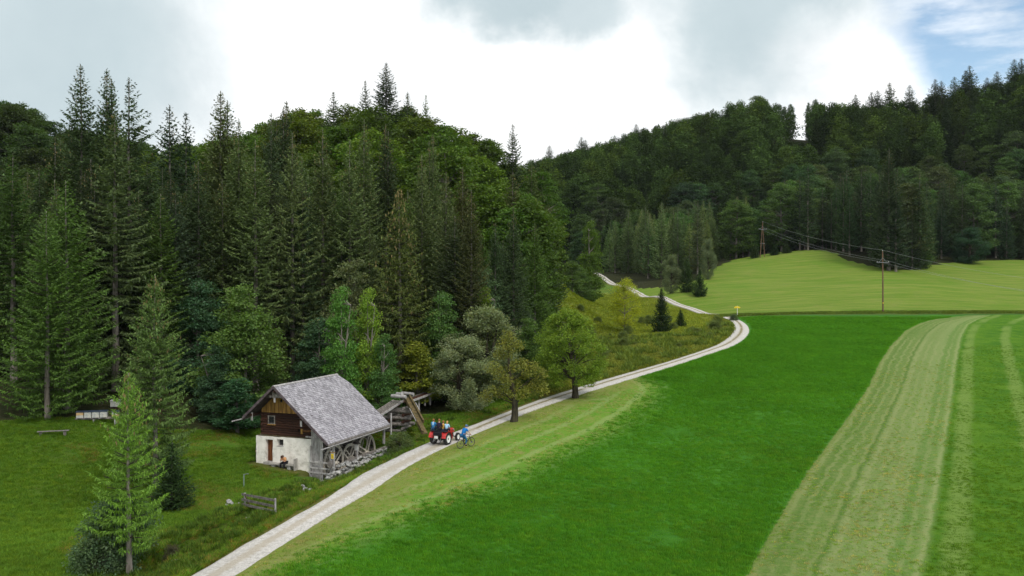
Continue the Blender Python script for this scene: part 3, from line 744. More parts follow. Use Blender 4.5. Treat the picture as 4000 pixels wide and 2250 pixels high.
# prototypes (shared meshes)
SP = {
 'tallA': spruce_meshes('tall_spruce', 30, 1, 4.3, power=0.66, curtain=0.8, cones=0.35, z0=0.05, whorl=0.60, nb=6),
 'tallB': spruce_meshes('tall_spruce', 30, 2, 3.9, power=0.6, curtain=0.9, cones=0.5, z0=0.10, whorl=0.62, nb=6, gap=0.08, twin=True),
 'tallC': spruce_meshes('tall_spruce', 30, 3, 4.8, power=0.68, curtain=1.3, cones=0.25, z0=0.04, whorl=0.68, nb=6, gap=0.12, twl=0.75, droop=0.45),
 'tallD': spruce_meshes('tall_spruce', 30, 4, 3.6, power=0.62, curtain=0.8, cones=0.2, z0=0.2, whorl=0.6, nb=6, gap=0.15),
 'open': spruce_meshes('open_spruce', 30, 5, 4.2, curtain=0.6, cones=0.15, z0=0.08, whorl=0.62, nb=5, gap=0.12, asym=0.45, power=0.75),
 'pyr': spruce_meshes('pyramid_spruce', 16, 6, 3.0, curtain=1.0, cones=0.9, z0=0.03, whorl=0.42, nb=7, tw=0.15, twl=0.5, power=0.75),
 'wide': spruce_meshes('wide_spruce', 18, 7, 3.9, curtain=0.5, cones=0.0, z0=0.06, whorl=0.52, nb=7, tw=0.17, twl=0.55, gap=0.05, power=0.7, step=0.11),
 'near': spruce_meshes('near_spruce', 15, 8, 3.1, curtain=1.5, cones=0.5, z0=0.12, whorl=0.42, nb=7, tw=0.12, twl=0.42, gap=0.04, power=0.8, droop=0.36, step=0.08),
 'front': spruce_meshes('front_spruce', 10.5, 9, 2.15, curtain=1.4, cones=0.5, z0=0.16, whorl=0.36, nb=6, tw=0.065, twl=0.32, gap=0.16, power=0.72, droop=0.10, step=0.045),
 'small': spruce_meshes('small_spruce', 7.5, 10, 1.75, curtain=0.9, z0=0.02, whorl=0.27, nb=9, tw=0.17, twl=0.42, power=0.9, droop=0.08, step=0.10),
 'yngA': spruce_meshes('young_spruce', 20, 11, 3.2, power=0.75, curtain=0.5, cones=0.2, z0=0.04, whorl=0.6, nb=6, tw=0.27, twl=0.7),
 'yngB': spruce_meshes('young_spruce', 20, 12, 2.8, power=0.75, curtain=0.5, z0=0.12, whorl=0.62, nb=6, tw=0.27, twl=0.7, gap=0.1),
}
LF = {
 'beechA': leafy_meshes('beech', 22, 21, 4.4, 0.12, clumps=135, leaves=110, leaf=0.30, clump_r=1.25, flat=0.42),
 'beechB': leafy_meshes('beech', 22, 22, 4.0, 0.14, clumps=125, leaves=110, leaf=0.30, clump_r=1.2, flat=0.5, shape='dome'),
 'beechC': leafy_meshes('beech', 22, 23, 4.9, 0.10, clumps=145, leaves=105, leaf=0.30, clump_r=1.3, flat=0.40, shape='oval'),
 'maple': leafy_meshes('maple', 13, 24, 3.9, 0.06, clumps=90, leaves=270, leaf=0.175, clump_r=1.25, flat=0.36, shape='cone'),
 'mapleB': leafy_meshes('maple', 13, 25, 2.8, 0.05, clumps=85, leaves=260, leaf=0.165, clump_r=0.95, flat=0.5, shape='cone', stems=2),
 'willow': leafy_meshes('willow', 10, 26, 3.0, 0.03, clumps=60, leaves=420, leaf=0.13, clump_r=0.85, flat=1.0, stems=3, bark=M_barkd, up=-0.3, shape='oval'),
 'sapling': leafy_meshes('sapling', 7, 27, 1.4, 0.10, clumps=42, leaves=200, leaf=0.12, clump_r=0.6, flat=0.55, shape='cone'),
 'bush': leafy_meshes('bush', 3.6, 28, 2.0, 0.0, clumps=60, leaves=230, leaf=0.105, clump_r=0.62, flat=0.8, stems=5, shape='dome'),
 'thin': leafy_meshes('thin', 9, 29, 2.3, 0.15, clumps=70, leaves=210, leaf=0.11, clump_r=0.8, flat=0.9, shape='oval', up=-0.3, stems=1, trunk_r=0.07),
}
FARS = spruce_meshes('far_spruce', 22, 41, 3.4, curtain=0.25, z0=0.05, whorl=0.95, nb=6, tw=0.5, twl=1.05)
FARB = leafy_meshes('far_beech', 22, 42, 4.8, 0.12, clumps=60, leaves=60, leaf=0.55, clump_r=1.9, flat=0.42)

def tree(meshes, x, d, h, wid=1.0, name='spruce_tree', label='', cat='tree', group=None, color=(0.03, 0.06, 0.02), rz=None, z=None, parts=('trunk', 'crown'), tilt=(0, 0), kids=True):
    s_ = h / meshes['h']
    o = empty(name, (x, d, (T1(x, d) if z is None else z) - 0.05), random.random() * 6.28 if rz is None else rz)
    o.rotation_euler[0], o.rotation_euler[1] = tilt
    o.scale = (s_ * wid, s_ * wid, s_)
    tag(o, label, cat, group)
    for nm in parts:
        c = link(nm, meshes[nm], o)
        c.color = (*color, 1)
    return o
def jit(c, a=0.18):
    k = 1 + random.uniform(-a, a); return tuple(max(0.002, v * k * (1 + random.uniform(-a, a) * 0.5)) for v in c)

OLIVE = (0.098, 0.138, 0.050); DARK = (0.054, 0.086, 0.036); GREEN = (0.078, 0.140, 0.028); BRIGHT = (0.085, 0.155, 0.022); TEAL = (0.036, 0.088, 0.048); GREY = (0.200, 0.265, 0.150); YEL = (0.19, 0.19, 0.02); BEECH = (0.074, 0.128, 0.020)
hand = []       # occupied places (x, d, r)
def put(kind, px, top, d, col=DARK, wid=1.0, name='spruce_tree', label='', base=None, rz=None, tilt=(0, 0), cat='tree', group=None):
    """kind of tree, its picture column, the row of its tip and how far away it stands (or base row on the ground)"""
    if base is not None: x, d = unproj(px, base)
    else: x = (px - CX) * d / FPX
    m = SP.get(kind) or LF[kind]
    z = T1(x, d); h = EYE + (HZ - top) * d / FPX - z
    hand.append((x, d, m['r'] * wid * h / m['h'] * 0.55))
    return tree(m, x, d, h, wid * (m['h'] / h) ** 0.35 , name, label, cat, group, jit(col, 0.08), rz=rz, tilt=tilt)
# ---------------------------------------------------------------- trees one can point to
G1 = 'tall spruces in the wood behind the mill'
put('wide', 118, 530, 77, GREEN, 1.0, label='bright green spruce at the far left with its grey lower trunk showing over the bench')
put('wide', 168, 455, 81, GREEN, 1.15, label='broad mid green spruce directly right of the one above the bench')
put('tallC', 290, 285, 90, OLIVE, 1.15, label='huge drooping olive spruce with long bare pale trunk behind the beehives')
put('tallA', 206, 162, 101, DARK, 1.05, label='tallest dark spruce, leftmost of the three spires on the left skyline')
put('tallB', 271, 174, 104, DARK, 0.9, label='middle one of the three spruce spires on the left skyline')
put('open', 326, 196, 99, DARK, 1.15, rz=0.0, label='rightmost of the three left spires with long branches reaching right into the sky')
put('tallA', 140, 345, 96, (0.036, 0.056, 0.018), 1.1, label='dark cone-laden spruce left of the three spires')
put('tallC', 100, 420, 104, DARK, 1.0, label='very dark spruce near the left edge of the wood')
put('yngA', 428, 264, 128, (0.034, 0.062, 0.026), 1.2, label='blunt-topped spruce standing free in the gap right of the three spires')
put('yngB', 469, 284, 132, (0.034, 0.062, 0.026), 1.1, label='slimmer spruce just right of the blunt-topped one in the skyline gap')
put('tallB', 556, 231, 107, OLIVE, 1.1, rz=0.3, label='double-topped dark spruce between the skyline gap and the mound')
put('tallA', 602, 300, 102, OLIVE, 1.0, label='olive spruce right below the double-topped spruce')
put('tallD', 643, 352, 98, OLIVE, 1.05, label='slim spruce with a whitish bare trunk above the maple left of the mill')
put('tallD', 683, 283, 117, DARK, 0.8, label='thin spire spruce left of the mound skyline')
put('tallB', 722, 254, 121, DARK, 0.95, label='knobbly-topped spruce at the left foot of the mound skyline')
put('tallC', 736, 335, 100, OLIVE, 0.9, label='shaggy olive spruce with hanging branches in the middle of the wood')
put('tallA', 812, 325, 103, OLIVE, 0.95, label='olive spruce left of the mound below its bright crest')
put('tallA', 916, 300, 107, OLIVE, 0.85, label='brown-coned spruce overlapping the crest of the mound')
put('tallB', 970, 312, 110, (0.05, 0.075, 0.03), 0.85, label='cone-hung spruce right of the brown-coned one on the mound')
put('tallD', 880, 350, 103, OLIVE, 0.9, label='narrow spruce between the two cone-hung spruces before the mound')
put('pyr', 1005, 475, 98, (0.085, 0.110, 0.028), 1.25, label='regular pyramid spruce with pale yellowish tips above the mill')
put('tallA', 1062, 388, 109, OLIVE, 0.8, label='spruce with pale tips above and right of the pyramid spruce')
put('tallB', 1090, 338, 116, OLIVE, 0.75, label='taller thin spruce rising before the beech mound')
put('tallA', 1122, 432, 105, OLIVE, 0.8, label='olive spruce right of the pyramid spruce')
put('tallD', 1164, 420, 109, (0.065, 0.072, 0.025), 0.85, label='greyish spruce in the right part of the spruce wood')
put('tallA', 1186, 478, 101, (0.055, 0.065, 0.022), 0.85, label='brownish spruce at the right end of the front spruce row')
put('tallA', 1292, 520, 113, DARK, 0.85, label='dark spruce below the right shoulder of the mound')
put('tallC', 1246, 560, 111, DARK, 0.8, label='dark lower spruce beside the willow thicket')
put('tallA', 1345, 560, 128, GREEN, 0.9, label='green spruce at the right foot of the mound')
put('yngA', 1375, 560, 158, DARK, 1.1, label='dark spruce at the right edge of the mound wood')
put('yngA', 1402, 600, 172, DARK, 1.15, label='last dark spruce of the mound wood left of the far track')
put('tallC', 430, 430, 101, DARK, 1.1, label='black-green spruce in the shade below the skyline gap')
put('tallA', 500, 405, 99, DARK, 1.0, label='dark spruce left of the double-topped one')
put('tallC', 762, 470, 101, DARK, 0.95, label='dark hanging spruce in the middle of the wood')
put('tallA', 860, 520, 104, DARK, 0.9, label='shaded spruce behind the bright maple pair')
put('tallA', 350, 480, 95, DARK, 0.95, label='shaded spruce right of the huge drooping one')
put('tallA', 560, 450, 100, OLIVE, 1.1, label='broad olive spruce above the big maple')
put('tallC', 930, 560, 105, OLIVE, 0.8, label='shaggy spruce left of the pyramid spruce')
put('tallA', 230, 400, 94, (0.032, 0.05, 0.018), 1.0, label='dark spruce hanging over the left meadow')
put('tallD', -22, 330, 114, DARK, 1.0, label='dark spruce high at the left edge')
put('near', 388, 690, 66.5, (0.10, 0.175, 0.045), 1.05, label='slender light green spruce standing free on the meadow with a bare grey trunk')
put('front', 320, 935, 45.2, (0.130, 0.250, 0.034), 0.95, label='young spruce with bright green tips and yellow cones in the left foreground', tilt=(0, -0.03))
put('small', 430, 1112, 61, (0.036, 0.07, 0.022), 1.2, label='low dark spruce behind the bright foreground spruce')
put('tallA', 972, 158, 188, (0.036, 0.060, 0.026), 1.4, label='single big spruce standing out on top of the mound')
put('yngB', 920, 204, 190, DARK, 1.0, label='small spruce tip left of the summit spruce')
put('yngB', 840, 232, 192, DARK, 1.2, label='small dark spruce tip on the left crest of the mound')
put('yngA', 1026, 232, 188, DARK, 1.0, label='low spruce tip right of the summit spruce')
put('yngB', 1072, 240, 187, BEECH, 0.8, label='thin spruce tip on the falling crest of the mound')
put('yngA', 1290, 312, 184, DARK, 1.0, label='spruce tip low on the right crest of the mound')
put('small', 1664, 724, 0, (0.024, 0.046, 0.015), 1.0, base=836, label='dark bushy young spruce standing alone in the marsh')
put('small', 1712, 778, 0, (0.036, 0.07, 0.02), 1.1, base=822, label='knee-high round little spruce right of the marsh spruce')
put('tallA', 2235, 372, 268, (0.05, 0.078, 0.038), 1.35, label='huge grey-green spruce at the edge of the far meadow behind the right pole')
put('yngB', 1926, 560, 335, DARK, 1.0, label='dark spruce behind the twin-legged pole')
put('small', 1898, 614, 303, DARK, 1.3, label='small spruce left of the twin-legged pole')
put('small', 1948, 612, 303, (0.03, 0.06, 0.02), 1.5, label='bushy small spruce right of the twin-legged pole')
put('small', 1978, 612, 304, DARK, 1.7, label='wide low spruce second right of the twin-legged pole')
put('small', 1728, 648, 238, (0.036, 0.07, 0.018), 1.15, label='small spruce on the edge of the hay meadow by the track')
put('small', 1760, 676, 232, (0.03, 0.06, 0.018), 1.2, label='tiny spruce at the left corner of the hay meadow')
# broad-leaved trees round the mill
put('maple', 612, 702, 90, (0.093, 0.171, 0.040), 1.05, name='maple_tree', label='large layered maple left of the mill with yellowish upper leaves')
put('maple', 500, 690, 95, (0.056, 0.128, 0.062), 0.95, name='maple_tree', label='dark bluish broad-leaved tree left of the large maple')
put('mapleB', 545, 870, 87, (0.056, 0.128, 0.062), 1.1, name='maple_tree', label='dark shrubby tree beneath the large maple')
put('sapling', 596, 950, 84.5, (0.043, 0.116, 0.054), 1.7, name='sapling', label='dark young tree touching the left eave of the mill')
put('sapling', 640, 990, 88, (0.046, 0.124, 0.046), 1.5, name='sapling', label='second dark young tree close behind the mill gable')
put('maple', 885, 640, 99, (0.132, 0.171, 0.078), 0.8, name='maple_tree', label='maple with pale seed-laden top behind the mill roof')
put('mapleB', 858, 722, 89, (0.093, 0.217, 0.040), 0.72, name='maple_tree', label='left one of the two bright green maples right behind the roof')
put('mapleB', 926, 726, 90, (0.171, 0.295, 0.037), 0.66, name='maple_tree', label='brightest yellow-green maple right behind the roof')
put('mapleB', 800, 800, 92, (0.056, 0.128, 0.062), 1.15, name='maple_tree', label='dark broad-leaved tree above the roof ridge')
put('mapleB', 965, 840, 89, (0.078, 0.178, 0.046), 0.8, name='maple_tree', label='mid green young maple above the low end of the roof')
put('maple', 1112, 722, 99, (0.085, 0.178, 0.043), 0.75, name='maple_tree', label='rounded maple behind the log dam')
put('maple', 1212, 664, 107, (0.085, 0.147, 0.070), 0.75, name='maple_tree', label='dull green tree above the yellow crowned one')
put('mapleB', 1218, 722, 102, (0.155, 0.248, 0.031), 0.7, name='maple_tree', label='tree with bright autumn yellow twigs above the grey willow')
put('sapling', 1047, 856, 95, (0.186, 0.217, 0.028), 1.45, name='sapling', label='slender yellowish maple sapling above the log dam')
put('willow', 1166, 848, 93, GREY, 1.1, name='willow_tree', label='grey-green willow standing lower beside the old flume')
put('willow', 1218, 770, 97, (0.19, 0.24, 0.13), 1.25, name='willow_tree', label='large grey willow behind the gnarled apple tree')
put('mapleB', 1330, 800, 104, (0.101, 0.178, 0.046), 1.0, name='alder_tree', label='mid green alder between the two old trees by the track')
put('mapleB', 1400, 790, 108, (0.132, 0.232, 0.034), 0.9, name='alder_tree', label='bright bushy alder behind the second old tree')
put('thin', 1572, 700, 0, (0.300, 0.360, 0.020), 1.0, name='birch_tree', base=836, label='airy yellow-green young tree in the orange marsh')
put('mapleB', 1486, 556, 232, (0.085, 0.16, 0.02), 0.95, name='ash_tree', label='light green tree where the track enters the woods')
put('willow', 1782, 600, 262, (0.12, 0.16, 0.09), 0.62, name='willow_tree', label='grey round tree at the upper left corner of the hay meadow')
put('willow', 1690, 640, 240, (0.12, 0.16, 0.09), 0.8, name='willow_tree', label='grey-green small tree right of the far track')
put('willow', 2440, 572, 292, TEAL, 1.6, name='willow_tree', label='blue-green round tree at the right edge of the far meadow')
put('maple', 2310, 590, 278, GREEN, 1.3, name='maple_tree', label='low green tree right of the huge grey-green spruce')
for px_, tp_, wd_ in ((1988, 262, 0.55), (1972, 268, 0.5), (2050, 250, 0.6), (2032, 258, 0.35)): put('beechA', px_, tp_, 482, (0.05, 0.09, 0.035), wd_, name='beech_tree', label='slender bare-stemmed beech %s of the gap on the right ridge' % {1988: 'closest to the left edge', 1972: 'second left', 2050: 'at the right edge', 2032: 'standing thin in the middle'}[px_])
put('beechB', 1905, 242, 478, BEECH, 1.5, name='beech_tree', label='big round-topped beech, highest crown left of the skyline gap')
put('bush', 300, 1240, 47, (0.085, 0.150, 0.075), 0.85, name='bush', cat='bush', label='dense blue-green bush at the foot of the foreground spruce')
put('bush', 255, 1300, 46.5, (0.085, 0.150, 0.065), 0.8, name='bush', cat='bush', label='rounded bush in the lower left corner of the meadow')
put('bush', 1005, 1086, 0, (0.095, 0.150, 0.050), 0.8, name='bush', cat='bush', base=1140, label='round feathery grey-green bush between water wheels and tractor')
put('bush', 1846, 790, 0, (0.09, 0.14, 0.07), 0.8, name='bush', cat='bush', base=806, label='bluish low willow bush inside the bend of the track')
put('maple', 1455, 668, 225, (0.08, 0.14, 0.04), 1.4, name='maple_tree', label='low spreading tree left of the far end of the track')
put('sapling', 1440, 655, 205, (0.09, 0.155, 0.045), 1.6, name='sapling', label='young tree bordering the marsh on its left')
put('bush', 1395, 1, 0, (0.04, 0.08, 0.03), 1.0, name='bush', cat='bush', base=1, label='x') if False else None
put('bush', 430, 1370, 50, (0.085, 0.085, 0.045), 0.45, name='bush', cat='bush', label='half bare scrub beside the stream in the left foreground')

# two old trees beside the track
def old_tree(px, base, top, seed, rad, name, label, col, lean, trunk_h, tw, nc, centers=None):
    x, d = unproj(px, base); z = T1(x, d); h = EYE + (HZ - top) * d / FPX - z
    m = leafy_meshes('old_tree', h, seed, rad, trunk_h / h, clumps=nc, leaves=360, leaf=0.12, clump_r=0.78, flat=0.8, bark=M_barkd, lean=lean, trunk_r=0.36, shape='oval', twist=tw, spray=0.3, centers=centers)
    tree(m, x, d, h, 1.0, name, label, 'tree', None, col, rz=0.0, z=z)
    hand.append((x, d, 2))
old_tree(1291, 1062, 838, 61, 3.0, 'apple_tree', 'gnarled leaning old fruit tree with dark trunk and brownish leaves beside the track', (0.185, 0.205, 0.042), (-0.2, 0.3), 2.6, 0.22, 40, [(-1.5, 0, 2.7), (-2.5, .3, 2.6), (-2.1, -.4, 3.3), (-0.8, -.3, 3.2), (-0.3, .5, 2.5), (0.5, -.4, 3.1), (0.3, .6, 3.8), (1.5, 0, 3.2), (2.2, .3, 3.7), (2.7, -.2, 3.0), (2.6, .4, 4.5), (1.7, -.3, 5.0), (1.0, .5, 5.6), (0.1, 0, 5.4), (-1.0, .4, 4.6), (-1.6, -.2, 5.2), (-0.5, .3, 6.6), (-0.8, -.3, 7.4), (0.3, .1, 7.1), (-1.3, .2, 6.2), (-0.3, -.1, 8.1), (1.2, .8, 4.3), (-0.4, -.8, 4.2)])
old_tree(1447, 1002, 778, 62, 3.5, 'plum_tree', 'fresh green old tree with short dark trunk, second beside the track', (0.150, 0.245, 0.026), (-0.9, 0.4), 1.9, 0.10, 84)

# ---------------------------------------------------------------- filling the woods
def vis(px, d): return -120 < px < 2700
fill_s, fill_b = [], []
def inside_fov(x, d): px = CX + x / d * FPX; return -150 < px < 2726
def sprinkle(poly, sp, dens, seed):
    r = RS(seed); P = np.array(poly); out = []
    for a in np.arange(P[:, 0].min(), P[:, 0].max(), sp):
        for b in np.arange(P[:, 1].min(), P[:, 1].max(), sp):
            x, d = a + r.uniform(-.42, .42) * sp, b + r.uniform(-.42, .42) * sp
            if r.rand() < dens and in_poly(np.array([x]), np.array([d]), poly)[0] and inside_fov(x, d): out.append((x, d, r.rand(), r.rand(), r.rand()))
    return out
def free(x, d, k=1.0): return all((x - a) ** 2 + (d - b) ** 2 > (c * k) ** 2 for a, b, c in hand)
GS = 'spruces filling the wood behind the mill'
# spruce wood behind the mill
for x, d, a, b, c in sprinkle([(-75, 92), (-40, 86), (-28, 92), (-13, 97), (-3, 104), (2, 118), (6, 140), (-5, 150), (-30, 150), (-75, 140)], 5.6, 0.9, 3):
    if not free(x, d): continue
    px = CX + x / d * FPX
    if px < 50 and 90 < d < 180: continue
    if 470 < px < 1260 and d < 99: continue
    lim = np.interp(px, [0, 60, 300, 400, 480, 560, 700, 900, 1100, 1200, 1300, 1400], [330, 420, 400, 420, 420, 400, 380, 420, 500, 560, 600, 640])
    h = (EYE + (HZ - lim - 90 * a) * d / FPX) - T1(x, d)
    h = min(h, 31)
    if h > 8: fill_s.append((x, d, h, random.choice(['tallA', 'tallB', 'tallC', 'tallD']), random.choice([OLIVE, DARK, DARK, GREEN]), GS, 'wood'))
# beech mound
def mound_sky(px): return np.interp(px, [-200, 0, 60, 110, 160, 400, 560, 640, 700, 780, 870, 930, 1000, 1060, 1120, 1180, 1250, 1300, 1345, 1372, 1400, 1430, 1452, 1475], [220, 238, 240, 272, 300, 350, 335, 310, 284, 252, 243, 226, 240, 266, 292, 312, 342, 358, 388, 440, 500, 580, 650, 700])
for x, d, a, b, c in sprinkle([(-150, 165), (-75, 142), (-30, 146), (-5, 142), (5, 132), (6, 150), (8, 190), (11, 235), (0, 215), (-60, 215), (-190, 290)], 7.2, 0.96, 4):
    if not free(x, d, 0.6): continue
    px = CX + x / d * FPX
    if px < 60 and d < 185: continue
    gz = T1(x, d); hmax = EYE + (HZ - mound_sky(px) - 4 - 18 * a) * d / FPX - gz
    h = min(15 + 11 * a, hmax)
    if h < 6: continue
    if b < 0.12: fill_s.append((x, d, h, random.choice(['yngA', 'yngB']), random.choice([DARK, OLIVE]), 'spruces scattered through the beech mound', 'mound'))
    else: fill_b.append((x, d, h, random.choice(['beechA', 'beechB', 'beechC']), BEECH if c < 0.75 else (0.085, 0.125, 0.016), 'beeches covering the mound', 'mound'))
# right hand ridge
def ridge_sky(px): return np.interp(px, [1300, 1345, 1400, 1500, 1560, 1650, 1750, 1850, 1905, 1958, 1975, 2030, 2045, 2080, 2140, 2200, 2240, 2300, 2350, 2450, 2520, 2576, 2700], [400, 392, 378, 352, 328, 302, 276, 244, 236, 244, 262, 262, 250, 246, 250, 254, 244, 240, 226, 206, 196, 172, 140])
for x, d, a, b, c in sprinkle([(38, 330), (42, 288), (47, 270), (56, 266), (64, 290), (76, 312), (86, 324), (94, 316), (103, 300), (107, 272), (112, 264), (120, 266), (130, 281), (144, 290), (172, 304), (300, 312), (320, 520), (150, 560), (20, 580), (-30, 540), (10, 420)], 8.2, 0.97, 5):
    if not free(x, d, 0.6): continue
    px = CX + x / d * FPX
    gap_ = 1955 < px < 2050 and d > 400 and (random.random() < 0.8 or 2008 < px < 2036)
    if 1885 < px < 1960 and d < 345: continue
    gz = T1(x, d); hmax = EYE + (HZ - (352 if gap_ or (1985 < px < 2050 and d < 405) else ridge_sky(px)) - 2 - 16 * a) * d / FPX - gz
    low = px < 1960 and d < 400
    if gap_ and hmax < 4: continue
    h = min((15 + 9 * a) if low else (17 + 13 * a), hmax)
    if h < 3.5: continue
    pine = 0.95 if (px > 1960 and d < 318) else 0.85 if low else (0.75 if (px > 1990 and d < 345) else (0.5 if px > 2180 else 0.24))
    if b < pine: fill_s.append((x, d, h, random.choice(['yngA', 'yngB']), random.choice([(0.150, 0.205, 0.075), (0.12, 0.185, 0.058), (0.085, 0.135, 0.052)]) if px < 1960 else random.choice([DARK, (0.036, 0.066, 0.03), (0.048, 0.085, 0.03)]), 'spruces on the slope right of the track' if low else 'spruces on the long ridge at the right', 'ridge'))
    else: fill_b.append((x, d, h, random.choice(['beechA', 'beechB', 'beechC']), random.choice([(0.058, 0.108, 0.032), (0.046, 0.090, 0.038), (0.066, 0.122, 0.034), (0.062, 0.105, 0.036)]), 'beeches on the long ridge at the right', 'ridge'))
# spruce points on the ridge skyline
for px, py in ((1462, 345), (1472, 352), (1382, 366), (1600, 312), (2190, 232), (2206, 228), (2236, 208), (2286, 214), (2350, 200), (2366, 204), (2398, 194), (2436, 166), (2426, 178), (2505, 180), (2548, 150), (2566, 148), (2480, 196), (2150, 238)):
    d = 470 if px > 2000 else 505; x = (px - CX) * d / FPX; h = EYE + (HZ - py) * d / FPX - T1(x, d)
    fill_s.insert(0, (x, d, h, 'yngA', DARK, 'spruce spires on the right skyline', 'sky'))
def far_points(name, pts, meshes, color, label):
    me = mesh_np(name, [(x, d, T1(x, d) - 0.3) for x, d, *_ in pts], [])
    add_attr(me, 'size', [p[2] / meshes['h'] for p in pts]); add_attr(me, 'turn', [random.random() * 6.28 for p in pts])
    tpl = bpy.data.objects.new(name + '_template', meshes['crown']); tpl.color = (*color, 1)
    return scatter(name, me, tpl, label)
def scatter(name, me, tpls, label, cat=None):
    if not isinstance(tpls, (list, tuple)): tpls = [tpls]
    ng = bpy.data.node_groups.new(name, 'GeometryNodeTree')
    ng.interface.new_socket('Geometry', in_out='INPUT', socket_type='NodeSocketGeometry'); ng.interface.new_socket('Geometry', in_out='OUTPUT', socket_type='NodeSocketGeometry')
    N = ng.nodes; L = ng.links; gi = N.new('NodeGroupInput'); go = N.new('NodeGroupOutput'); ip = N.new('GeometryNodeInstanceOnPoints')
    oi = N.new('GeometryNodeObjectInfo'); oi.inputs['Object'].default_value = tpls[0]; oi.inputs['As Instance'].default_value = True
    a1 = N.new('GeometryNodeInputNamedAttribute'); a1.data_type = 'FLOAT'; a1.inputs['Name'].default_value = 'size'
    a2 = N.new('GeometryNodeInputNamedAttribute'); a2.data_type = 'FLOAT'; a2.inputs['Name'].default_value = 'turn'
    cx = N.new('ShaderNodeCombineXYZ'); L.new(a2.outputs[0], cx.inputs[2]); cs = N.new('ShaderNodeCombineXYZ')
    for i in range(3): L.new(a1.outputs[0], cs.inputs[i])
    L.new(gi.outputs[0], ip.inputs['Points']); L.new(oi.outputs['Geometry'], ip.inputs['Instance']); L.new(cx.outputs[0], ip.inputs['Rotation']); L.new(cs.outputs[0], ip.inputs['Scale'])
    L.new(ip.outputs[0], go.inputs[0])
    o = link(name, me); o.color = tpls[0].color
    md = o.modifiers.new('scatter', 'NODES'); md.node_group = ng
    tag(o, label, cat, kind='stuff'); return o
fill_s.sort(key=lambda p: (p[6] != 'sky', p[1])); fill_b.sort(key=lambda p: p[1])
ns = 300 - len([1 for o in COL.objects if o.name.startswith('spruce_tree')]); nbb = 295
LS = {'wood': ['dark narrow spruce packed inside the wood behind the mill', 'olive spruce packed inside the wood behind the mill'], 'mound': ['dark spruce pushing up between the beeches of the mound', 'olive spruce pushing up between the beeches of the mound'],
      'ridge': ['dark spruce on the wooded slope right of the far track', 'olive spruce on the wooded slope right of the far track'], 'sky': ['dark spruce point breaking the right hand skyline'] * 2}
def slab_(zone, c, x, d, h):
    px = CX + x / d * FPX; tone = 'dark' if c[1] < 0.1 else 'olive'; sz = 'tall' if h > 24 else 'shorter'
    if zone == 'wood': return '%s %s spruce %s' % (sz, tone, 'crowded in the wood above the left meadow' if px < 420 else 'crowded in the wood above the mill gable' if px < 800 else 'crowded in the wood behind the mill roof' if px < 1100 else 'crowded in the wood behind the willows')
    if zone == 'mound': return tone + ' spruce among the beeches on the ' + ('far left hill' if px < 350 else 'left part of the mound' if px < 900 else 'right part of the mound')
    if zone == 'sky': return 'dark spruce spire on the ' + ('saddle skyline right of the mound' if px < 1700 else 'right skyline below the blue sky')
    return '%s %s spruce %s' % (sz, tone, 'beside the far end of the track' if px < 1620 else 'on the slope left of the twin-legged pole' if px < 1900 else 'along the forest edge above the hay meadow' if px < 2200 else 'in the forest edge at the right')
for x, d, h, k, c, g, zone in fill_s[:ns]:
    tree(SP[k], x, d, h, (SP[k]['h'] / h) ** 0.3 * (1.3 if zone == 'mound' else 1.9 if zone == 'sky' else 1.15), 'spruce_tree', slab_(zone, c, x, d, h), 'tree', g, jit(c, 0.25))
for x, d, h, k, c, g, zone in fill_b[:nbb]:
    cc = jit(c, 0.30); px = CX + x / d * FPX
    tone = 'light green' if cc[1] > c[1] * 1.08 else 'dark green' if cc[1] < c[1] * 0.9 else 'mid green'
    if zone == 'mound' and px < 350: cc = (cc[0] * 0.6, cc[1] * 0.62, cc[2] * 1.1)
    if zone == 'mound': lab = tone + ' beech crown ' + ('on the far left hill' if px < 350 else 'on the left flank of the mound' if px < 760 else 'near the summit of the mound' if px < 1080 else 'on the right shoulder of the mound' if px < 1300 else 'at the steep right end of the mound')
    else: lab = tone + ' beech crown ' + ('in the saddle above the track' if px < 1500 else 'on the left half of the right hand ridge' if px < 1950 else 'behind the near power pole' if px < 2300 else 'on the slope at the right edge')
    tree(LF[k], x, d, h, (22 / h) ** 0.3 * (1.32 if zone == 'ridge' else 1.22), 'beech_tree', lab, 'tree', g, cc)
far_points('spruce_woods', fill_s[ns:], FARS, (0.030, 0.052, 0.022), 'dark spruce wood on the upper right hand ridge')
far_points('beech_woods', fill_b[nbb:], FARB, (0.044, 0.080, 0.021), 'mixed beech wood covering the far ridge')
FARS['crown'].materials[0] = M_far; FARB['crown'].materials[0] = M_far
print('trees', len(fill_s), len(fill_b), 'hand', len(hand))
# ---------------------------------------------------------------- materials of built things
M_white = plain_mat('whitewash', (0.48, 0.455, 0.40), (0.82, 0.79, 0.73), 1.6, 0.9, spec=0.1, bump=0.9, bd=0.05, detail=7, lo=0.25, hi=0.55)
M_log = plain_mat('dark_brown_logs', (0.022, 0.011, 0.008), (0.085, 0.036, 0.022), 2.5, 0.8, stretch=(1, 6, 8), bump=0.6, rnd=0.35)
M_log_warm = plain_mat('warm_brown_logs', (0.09, 0.04, 0.018), (0.21, 0.10, 0.04), 2.5, 0.8, stretch=(1, 6, 8), bump=0.6, rnd=0.3)
M_ochre = plain_mat('ochre_boards', (0.20, 0.105, 0.026), (0.44, 0.25, 0.07), 1.6, 0.75, stretch=(6, 6, 0.7), rnd=0.35)
M_greyw = plain_mat('silver_grey_wood', (0.24, 0.225, 0.215), (0.50, 0.485, 0.48), 2.0, 0.8, stretch=(3, 3, 1), rnd=0.22)
M_greyh = plain_mat('weathered_plank_wood', (0.10, 0.09, 0.08), (0.26, 0.235, 0.215), 2.2, 0.8, stretch=(2, 2, 2), rnd=0.25)
